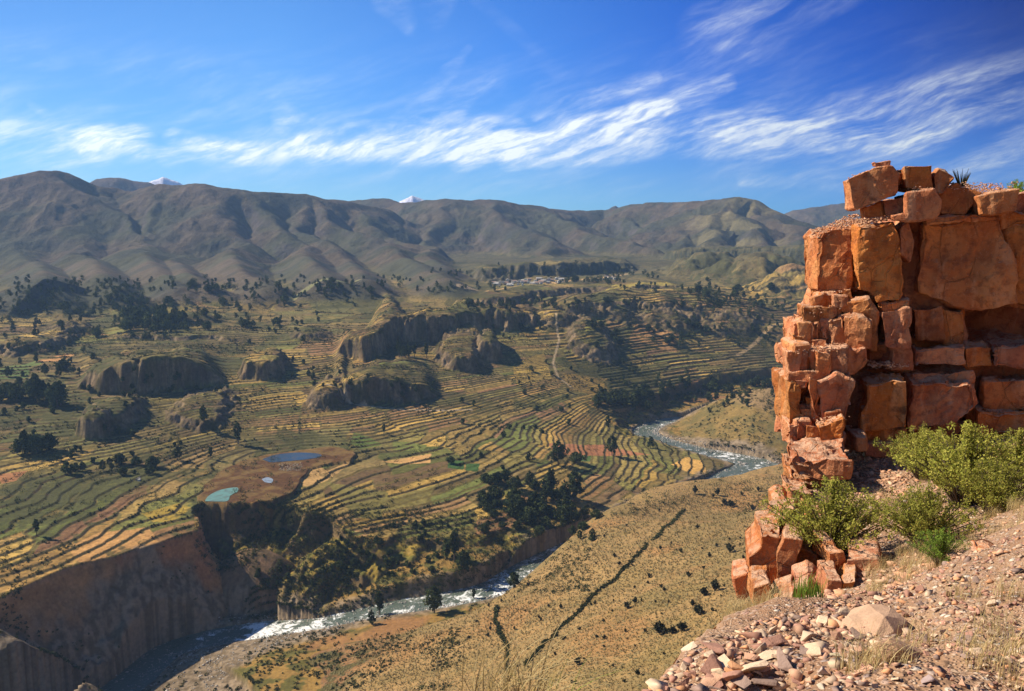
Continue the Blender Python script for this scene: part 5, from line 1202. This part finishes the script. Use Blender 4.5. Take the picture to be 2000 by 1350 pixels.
# dark shrubs on the golden hillside
def shrub_proto(seed, n, h, mat, size=.10, spread=.55, upright=1.0, leafn=900, rad=.10):
    rg = np.random.default_rng(seed); V = []; F = []; cs = []; rs = []
    for i in range(n):
        a = rg.uniform(0, 6.28); q = rg.uniform(0, spread); hh = h*rg.uniform(.6, 1)*(1-.35*q/spread); tip = (math.cos(a)*q*h, math.sin(a)*q*h, hh)
        mid = (tip[0]*.35, tip[1]*.35, hh*.5); limb(V, F, (math.cos(a)*.03*h, math.sin(a)*.03*h, -.05*h), mid, .014*h, .009*h, 4); limb(V, F, mid, tip, .009*h, .003*h, 4)
        for u in (.45, .65, .85, 1.0): cs.append(np.array(mid)*(1-(u-.4)/.6)+np.array(tip)*((u-.4)/.6)); rs.append(h*rad)
    LV, LF = leaf_cloud(rg, np.array(cs), np.array(rs), leafn, size*h, 1.0, 2.0)
    a = link_mesh('stem', np.array(V), np.array(F), False); a.data.materials.append(M_BARK); b = link_mesh('foliage', LV, LF, False); b.data.materials.append(mat)
    r_ = (a.data, b.data); bpy.data.objects.remove(a); bpy.data.objects.remove(b); return r_
HS = [shrub_proto(50+i, 14, 1.0, M_DARKB, .12, .42, 1.0, 420) for i in range(3)]
def put_shrub(meshes, x, y, z, s, label, group=None, name='shrub', cat='shrub'):
    t = bpy.data.objects.new(name, None); COL.objects.link(t); tag(t, label, cat, group); t.location = (x, y, z); t.scale = (s, s, s); t.rotation_euler = (0, 0, RT.uniform(0, 6.28))
    for nme, me in zip(('stem', 'foliage'), meshes):
        c = bpy.data.objects.new(nme, me); COL.objects.link(c); c.parent = t
    return t
HSP = [(1290,1240,26),(1312,1240,17),(1331,1236,20),(1375,1165,18),(1396,1155,20),(1425,1080,18),(1365,1203,20),(1352,1185,12),(1438,1160,26),(1441,1205,22),(1357,965,13),(1402,968,12),(1415,988,13),(1428,991,14),
 (1225,1190,16),(1241,1180,12),(1345,1128,12),(1318,1320,16),(1128,1300,16),(1245,1320,12),(1470,998,12),(1484,1012,12),(1268,1130,10),(1480,1085,10),(1260,1235,9),(1200,1090,8),(1095,1190,9),(1180,1250,9),(1385,1090,9),(1330,1080,8)]
for px, py, h in HSP:
    x, y, z, D = hit(px, py); put_shrub(RT.choice(HS), x, y, z-.1, h/FPX*D*1.25, 'dark spiky shrub on the golden hillside', 'dark shrubs of the golden hillside')
for i in range(150):
    px, py = RT.uniform(900, 1500), RT.uniform(960, 1345); x, y, z, D = hit(px, py)
    if py < np.interp(px, [900, 1060, 1200, 1400, 1530], [1215, 1120, 1010, 965, 930]): continue
    wh_ = ('just left of the cliff ledge' if px > 1400 else 'right of the long hedge' if px > 1180 and py > 1080 else 'above the long hedge' if py < 1130 else 'near the lower end of the long hedge')
    put_shrub(RT.choice(HS), x, y, z-.1, RT.uniform(4.5, 8)/FPX*D*1.25, f'small dark shrub on the golden hillside {wh_}', f'small shrubs {wh_}')
# strips of bushes along the ditches of the hillside
def hedge(line, wpx, label):
    cs = []; rs = []; rg = np.random.default_rng(len(line))
    for (a, b) in zip(line[:-1], line[1:]):
        n = int(math.hypot(b[0]-a[0], b[1]-a[1])/1.3)
        for i in range(n):
            u = i/n
            if rg.random() < .12: continue
            x, y, z, D = hit(a[0]+(b[0]-a[0])*u+rg.normal()*1.2+2.5*math.sin(a[0]*.3+u*5), a[1]+(b[1]-a[1])*u+rg.normal()*1.5); r_ = wpx/FPX*D*rg.uniform(.4, .9); cs.append((x, y, z+r_*.3)); rs.append(r_)
    LV, LF = leaf_cloud(rg, np.array(cs), np.array(rs), len(cs)*60, .55, .7); tag(me_from('hedge', LV, LF, M_SCRUB), label, 'hedge')
hedge([(968,1185),(972,1225),(988,1262),(994,1310)], 8, 'short dark hedge running down the hillside from the river')
hedge([(1025,1300),(1072,1250),(1108,1218),(1162,1163),(1205,1130),(1262,1065)], 6, 'long dark hedge in a ditch slanting across the hillside')
hedge([(1275,1058),(1300,1030),(1340,998)], 5, 'short green hedge high on the hillside near its right end')
# scrub that nobody could count: small leafy clumps over the rough ground
def scrub_mass():
    rg = np.random.default_rng(77); cs = []; rs = []
    def zone(n, x0, x1, y0, y1, r0, r1, dens=1.0, dmax=2300):
        for i in range(n):
            px, py = rg.uniform(x0, x1), rg.uniform(y0, y1); x, y, z, D = hit(px, py)
            if D > dmax: continue
            if vnoise(np.array(x/38.0), np.array(y/38.0), 9) < dens_thr: continue
            r_ = rg.uniform(r0, r1)*(.8+D/900); cs.append((x, y, z+r_*.3)); rs.append(r_)
    dens_thr = -.02; zone(6500, 0, 1540, 560, 1010, .8, 2.2); dens_thr = -.2; zone(3500, 0, 1560, 545, 680, 1.0, 2.6, 1, 2500)
    dens_thr = -.35; zone(2600, 470, 1150, 1000, 1160, .6, 1.7); zone(900, 380, 650, 985, 1120, .6, 1.6); zone(700, 480, 760, 1130, 1215, .4, 1.3)
    dens_thr = -.1; zone(900, 1200, 1540, 725, 800, .8, 1.8); zone(1500, 440, 900, 1225, 1350, .3, 1.1); zone(500, 0, 200, 1060, 1350, .5, 1.3); zone(500, 1380, 1540, 780, 900, .4, 1.0)
    zone(1600, 0, 500, 560, 700, .8, 2.2)
    RADs, Zg, Ig = GRIDS[0]; ii, jj = np.nonzero((Ig['riser'] > .45)&(Ig['R'] < 1500)&~Ig['onS']&(np.abs(AZ) < .56)[None, :]); wgt = np.minimum(RADs[ii]/900., 1.2)
    bush_n = fbm(RADs[ii]*np.sin(AZ[jj]), RADs[ii]*np.cos(AZ[jj]), 60, 3, 55); wgt = wgt*np.clip(.25+1.6*bush_n, .04, 1.5)
    sel = rg.choice(len(ii), 10500, p=wgt/wgt.sum())
    for k_ in sel: cs.append((RADs[ii[k_]]*math.sin(AZ[jj[k_]]), RADs[ii[k_]]*math.cos(AZ[jj[k_]]), float(Zg[ii[k_], jj[k_]])+.4)); rs.append(rg.uniform(.5, 1.5)*(1.6 if rg.random() < .1 else 1))
    LV, LF = leaf_cloud(rg, np.array(cs), np.array(rs), len(cs)*20, .62, .75, 1.3); o = me_from('scrub', LV, LF, M_SCRUB); tag(o, kind='stuff')
scrub_mass()
# tussock grass of the hillside
def tussocks():
    rg = np.random.default_rng(5); n = 34000; V = []; F = []
    px = rg.uniform(700, 1900, n); py = rg.uniform(930, 1352, n); k = py > np.interp(px, [700, 900, 1060, 1200, 1400, 1545, 1900], [1250, 1205, 1110, 1000, 950, 915, 900]); px, py = px[k], py[k]; P = []
    for a, b in zip(px, py):
        x, y, z, D = hit(a, b, 100)
        P.append((x, y, z, D))
    P = np.array(P); n = len(P); m = 7
    h = rg.uniform(.45, 1.0, n)*np.clip(P[:, 3]/330, .8, 1.7)
    base = np.repeat(P[:, :3], m, 0); hh = np.repeat(h, m); N = n*m; a = rg.uniform(0, 6.28, N); b = a+rg.uniform(1.2, 1.9, N); tilt = rg.uniform(.15, .75, N)
    d = np.stack([np.cos(a)*tilt, np.sin(a)*tilt, np.ones(N)*.8], -1)*hh[:, None]; w_ = np.stack([np.cos(b), np.sin(b), 0*b], -1)*hh[:, None]*.16
    V = np.stack([base-w_-[0, 0, .1], base+w_-[0, 0, .1], base+d], 1).reshape(-1, 3); F = np.arange(3*N).reshape(-1, 3)
    o = me_from('tussock_grass', V, F, leaf_mat('tussock', (.21, .16, .07), (.36, .285, .135), .3)); tag(o, kind='stuff')
tussocks()
# ------------------------------------------------------------------ plants of the ledge
GB = [shrub_proto(70+i, 130, 1.0, M_BUSH, .017, .80, 1.0, 12500, .06) for i in range(2)]
GB2 = shrub_proto(75, 80, 1.0, M_GREENG, .017, .8, 1.0, 7500, .06)
for px, py, D, s, me, lab in [
 (1622,1095,14.8,1.42,GB[0],'bright green bush at the left edge of the ledge before the cliff foot'),
 (1585,1040,16.5,.8,GB[1],'smaller green bush at the left side of the leftmost bush'),
 (1805,1100,14.4,1.1,GB[1],'yellow green bush in the middle of the ledge'),
 (1880,985,16.8,1.5,GB[0],'largest yellow green bush at the right below the shaded cliff'),
 (1800,905,19.5,1.15,GB[1],'light green bush against the foot of the cliff'),
 (1940,990,16.0,1.0,GB[1],'yellowish bush at the right edge of the ledge'),
 (1985,950,18.0,1.1,GB[0],'green bush cut by the right border under the gravel slope'),
 (1835,1150,11.8,.52,GB2,'low grassy green bush on the rubble crest')]:
    x, y, z = topD([(px, py, D)])[0]; z = lz(x, y); put_shrub(me, x, y, z-.05, s, lab, name='bush', cat='bush')
def grass_clump(name, pts, hgt, mat, label, cat, n=60, kind=None, lean=(0, 0), wid=.006, arch=.6):
    rg = np.random.default_rng(len(label or name)+n); V = []; F = []
    for (x, y, z, rad) in pts:
        for i in range(n):
            a = rg.uniform(0, 6.28); q = rad*math.sqrt(rg.random()); bx_, by_ = x+math.cos(a)*q, y+math.sin(a)*q; h = hgt*rg.uniform(.5, 1.1); da = rg.uniform(0, 6.28); bend = rg.uniform(.15, 1)*arch*h
            dx, dy = math.cos(da)*bend+lean[0]*h, math.sin(da)*bend+lean[1]*h; sx, sy = -math.sin(da)*wid, math.cos(da)*wid; o = len(V); K = 6
            for j in range(K+1):
                u = j/K; ww = 1-u*.85; zz = z+h*(u-.35*u*u*u*(bend/h+.3)); px_, py_ = bx_+dx*u*u, by_+dy*u*u
                V.append((px_-sx*ww, py_-sy*ww, zz)); V.append((px_+sx*ww, py_+sy*ww, zz))
            for j in range(K): F.append((o+2*j, o+2*j+1, o+2*j+3, o+2*j+2))
    ob = me_from(name, V, F, mat); tag(ob, label, cat, None, kind); return ob
# long arching blades at the bottom edge
def gpos(px, py, D): x, y, z = topD([(px, py, D)])[0]; return x, y, lz(x, y)
x, y, z = gpos(985, 1425, 3.7); grass_clump('grass_tuft', [(x, y, z, .2)], .56, M_DRY, 'pale golden tuft of long arching grass at the bottom edge of the photo', 'grass tuft', 170, None, (.25, .0), .0045, .9)
x, y, z = gpos(1065, 1430, 3.6); grass_clump('grass_tuft', [(x, y, z, .12)], .44, M_GREENG, 'few greenish blades right of the pale golden tuft', 'grass tuft', 22, None, (.3, 0), .003, .8)
x, y, z = gpos(860, 1425, 3.7); grass_clump('grass_tuft', [(x, y, z, .3)], .36, M_DRY, 'short dry grass left of the pale golden tuft', 'grass tuft', 90, None, (.1, 0), .003, .6)
rg = np.random.default_rng(8); pts = []
for px, py, D, rr, n in [(1480,1245,9.0,.35,7),(1460,1225,10.5,.4,8),(1520,1230,9.5,.3,4),(1690,1090,13.5,.6,7),(1850,1050,14,.9,16),(1930,1040,13.5,.8,14),(1720,980,17.5,.7,10),(1900,920,19,.9,10),(1980,1000,15,.6,9),(1700,1150,12,.5,6),(1770,1150,12,.5,6),(1965,1300,5.6,.5,3),(1905,1340,5.1,.3,2),(1935,1245,6.3,.5,3),(1780,1342,4.9,.25,2),(1650,1330,5.0,.2,1),(1990,1180,8,.6,4)]:
    x, y, z = gpos(px, py, D)
    for i in range(n):
        a = rg.uniform(0, 6.28); q = rr*math.sqrt(rg.random()); xx, yy = x+math.cos(a)*q, y+math.sin(a)*q
        if inledge([xx], [yy])[0]: pts.append((xx, yy, lz(xx, yy), .14))
grass_clump('dry_grass', pts, .26, M_DRY, None, None, 70, 'stuff', (0, 0), .0022, .9)
x, y, z = gpos(1575, 1228, 8.6); grass_clump('grass_tuft', [(x, y, z, .14)], .26, M_GREENG, 'bright green grass tuft behind the slate grey upright stone', 'grass tuft', 120, None, (0, 0), .004, .5)
# spiky plant and shrubs on the cliff top
p = onplane(1878, 366, 23.2); V = []; F = []
for i in range(22):
    a = i*2.4; h = .42*(.7+.3*((i*7) % 5)/4); limb(V, F, (p.x, p.y, p.z-.1), (p.x+math.cos(a)*h*.55, p.y+math.sin(a)*h*.55, p.z+h), .018, .003, 4)
tag(me_from('agave_plant', V, F, M_DARKB), 'small spiky plant on the cliff top right of the slanting slab', 'plant')
p = onplane(1995, 400, 24.0); put_shrub(GB2, p.x, p.y, p.z-.6, 1.1, 'dark green shrub on the cliff top at the right border', name='bush', cat='bush')
p = onplane(1985, 372, 26.0); put_shrub(GB2, p.x, p.y, p.z-.3, .6, 'small green bush behind the flat topped red block', name='bush', cat='bush')

# ------------------------------------------------------------------ village houses
def house_proto(sx, sy, h, gable):
    bm = bmesh.new(); bmesh.ops.create_cube(bm, size=1)
    for v in bm.verts: v.co = Vector((v.co.x*sx, v.co.y*sy, (v.co.z+.5)*h-.5))
    a = bpy.data.meshes.new('wall'); bm.to_mesh(a); bm.free()
    bm = bmesh.new(); e = .3; zz = h-.5; top = zz+(sy*.32 if gable else .35)
    vs = [bm.verts.new(c) for c in [(-sx/2-e, -sy/2-e, zz-.05), (sx/2+e, -sy/2-e, zz-.05), (sx/2+e, sy/2+e, zz-.05), (-sx/2-e, sy/2+e, zz-.05), (-sx/2-e, 0, top), (sx/2+e, 0, top)]]
    for f in ((0, 1, 5, 4), (2, 3, 4, 5), (0, 4, 3), (1, 2, 5), (3, 2, 1, 0)): bm.faces.new([vs[i] for i in f])
    b = bpy.data.meshes.new('roof'); bm.to_mesh(b); bm.free()
    out = [a, b]
    for cx_, hh, nm_ in ((-sx*.28, 1.2, 'window'), (sx*.12, 1.9, 'door'), (sx*.34, 1.2, 'window')):
        bm = bmesh.new(); bmesh.ops.create_cube(bm, size=1)
        for v in bm.verts: v.co = Vector((cx_+v.co.x*sx*.12, -sy/2-.02+v.co.y*.12, h*.42+v.co.z*hh))
        c = bpy.data.meshes.new(nm_); bm.to_mesh(c); bm.free(); out.append(c)
    return out
M_WALLS = [simple_mat('adobe_white', (.55, .52, .46)), simple_mat('adobe_grey', (.5, .48, .44)), simple_mat('adobe_brown', (.36, .27, .2))]; M_ROOFS = [simple_mat('tin_roof', (.46, .43, .38), .8, .1), simple_mat('tile_roof', (.34, .22, .16)), simple_mat('thatch_roof', (.3, .26, .2))]; M_OPEN = simple_mat('dark_opening', (.04, .035, .03))
HP = [house_proto(9, 6, 4, True), house_proto(12, 7, 4.5, True), house_proto(7, 6, 5.5, False)]; DONE = {}
WN = ['white', 'grey', 'brown']; RN = ['metal', 'tiled', 'thatched']
for i in range(92):
    if i < 78: px = RT.uniform(962, 1100); py = 557-(px-962)/140*10+RT.uniform(-4, 5)
    elif i < 90: px = RT.uniform(1155, 1205); py = 545+RT.uniform(-2, 2)
    else: px, py = [(270,938),(272,940)][i-90]
    x, y, z, D = hit(px, py); k = RT.randrange(3); wi = RT.choice([0, 0, 0, 1, 2]); ri = RT.choice([0, 0, 1, 2]); 
    key = (k, wi, ri)
    if key not in DONE:
        ms = [m_.copy() for m_ in HP[k]]; [ms[q].materials.append(mt_) for q, mt_ in enumerate((M_WALLS[wi], M_ROOFS[ri], M_OPEN, M_OPEN, M_OPEN))]; DONE[key] = ms
    t = bpy.data.objects.new('house', None); COL.objects.link(t); t.location = (x, y, z); s = D/1950*RT.uniform(.55, 1.0)*(1.0 if i < 90 else 1.0); t.scale = (s, s, s); t.rotation_euler = (0, 0, R(RT.choice([0, 90, 8, -12, 80])))
    part_ = 'left end' if px < 1010 else 'middle' if px < 1060 else 'right end'
    if i < 78: tag(t, f'small {WN[wi]} house with {RN[ri]} roof at the {part_} of the distant village', 'house', f'{WN[wi]} {RN[ri]} village houses {part_}')
    elif i < 90: tag(t, f'small {WN[wi]} house with {RN[ri]} roof apart to the right of the village trees', 'house', f'{WN[wi]} {RN[ri]} houses right of the village trees')
    else: tag(t, ['tiny white hut among the fields at the left of the marsh', 'tiny lean to beside the white hut left of the marsh'][i-90], 'hut')
    for nm_, me_ in zip(('wall', 'roof', 'window', 'door', 'window'), DONE[key]):
        c = bpy.data.objects.new(nm_, me_); COL.objects.link(c); c.parent = t
# ------------------------------------------------------------------ river boulders and the rocks on the marsh islet
def river_rocks():
    rg = np.random.default_rng(2); pts = []; ss = []; cc = []
    for i in range(9000):
        t_ = rg.uniform(1.0, 24); k = int(t_*3); p = RV[min(k, len(RV)-1)]; q = RV[min(k+1, len(RV)-1)]; u = t_*3-k; c = p*(1-u)+q*u; d = q-p; L = math.hypot(*d)+1e-9
        hw_ = np.interp(t_, range(len(RHW)), RHW); bar = np.interp(t_, range(len(RBAR)), RBAR); side = -1 if rg.random() < .72 else 1
        off = hw_*rg.uniform(.55, 1.0)+bar*(rg.random()**1.6)*(1 if side < 0 else .3) if rg.random() < .8 else hw_*rg.uniform(0, .9)
        x = c[0]+(-d[1]/L)*off*side; y = c[1]+(d[0]/L)*off*side; z = hz(x, y); rz_ = np.interp(t_, range(len(RZ)), RZ)-.9
        if z > rz_+6: continue
        s = rg.uniform(.3, .9)*(1.8 if rg.random() < .1 else 1)*(1.3 if t_ > 15 else 1); pts.append((x, y, max(z, rz_-.15))); ss.append(s); v = rg.uniform(.7, 1.2); cc.append((.40*v, .36*v, .31*v))
    scatter('river_boulders', pts, ss, cc, seed=61).data.materials.append(vc_mat('river_stone', .85, 1.0))
river_rocks()
def islet_rocks():
    rg = np.random.default_rng(4); pts = []; ss = []
    for i in range(260):
        px, py = rg.uniform(545, 590), rg.uniform(905, 920); x, y, z, D = hit(px, py); pts.append((x, y, z)); ss.append(rg.uniform(.25, .9))
    scatter('marsh_rocks', pts, ss, [(.36, .30, .21)]*260, seed=71).data.materials.append(M_GRAV)
islet_rocks()
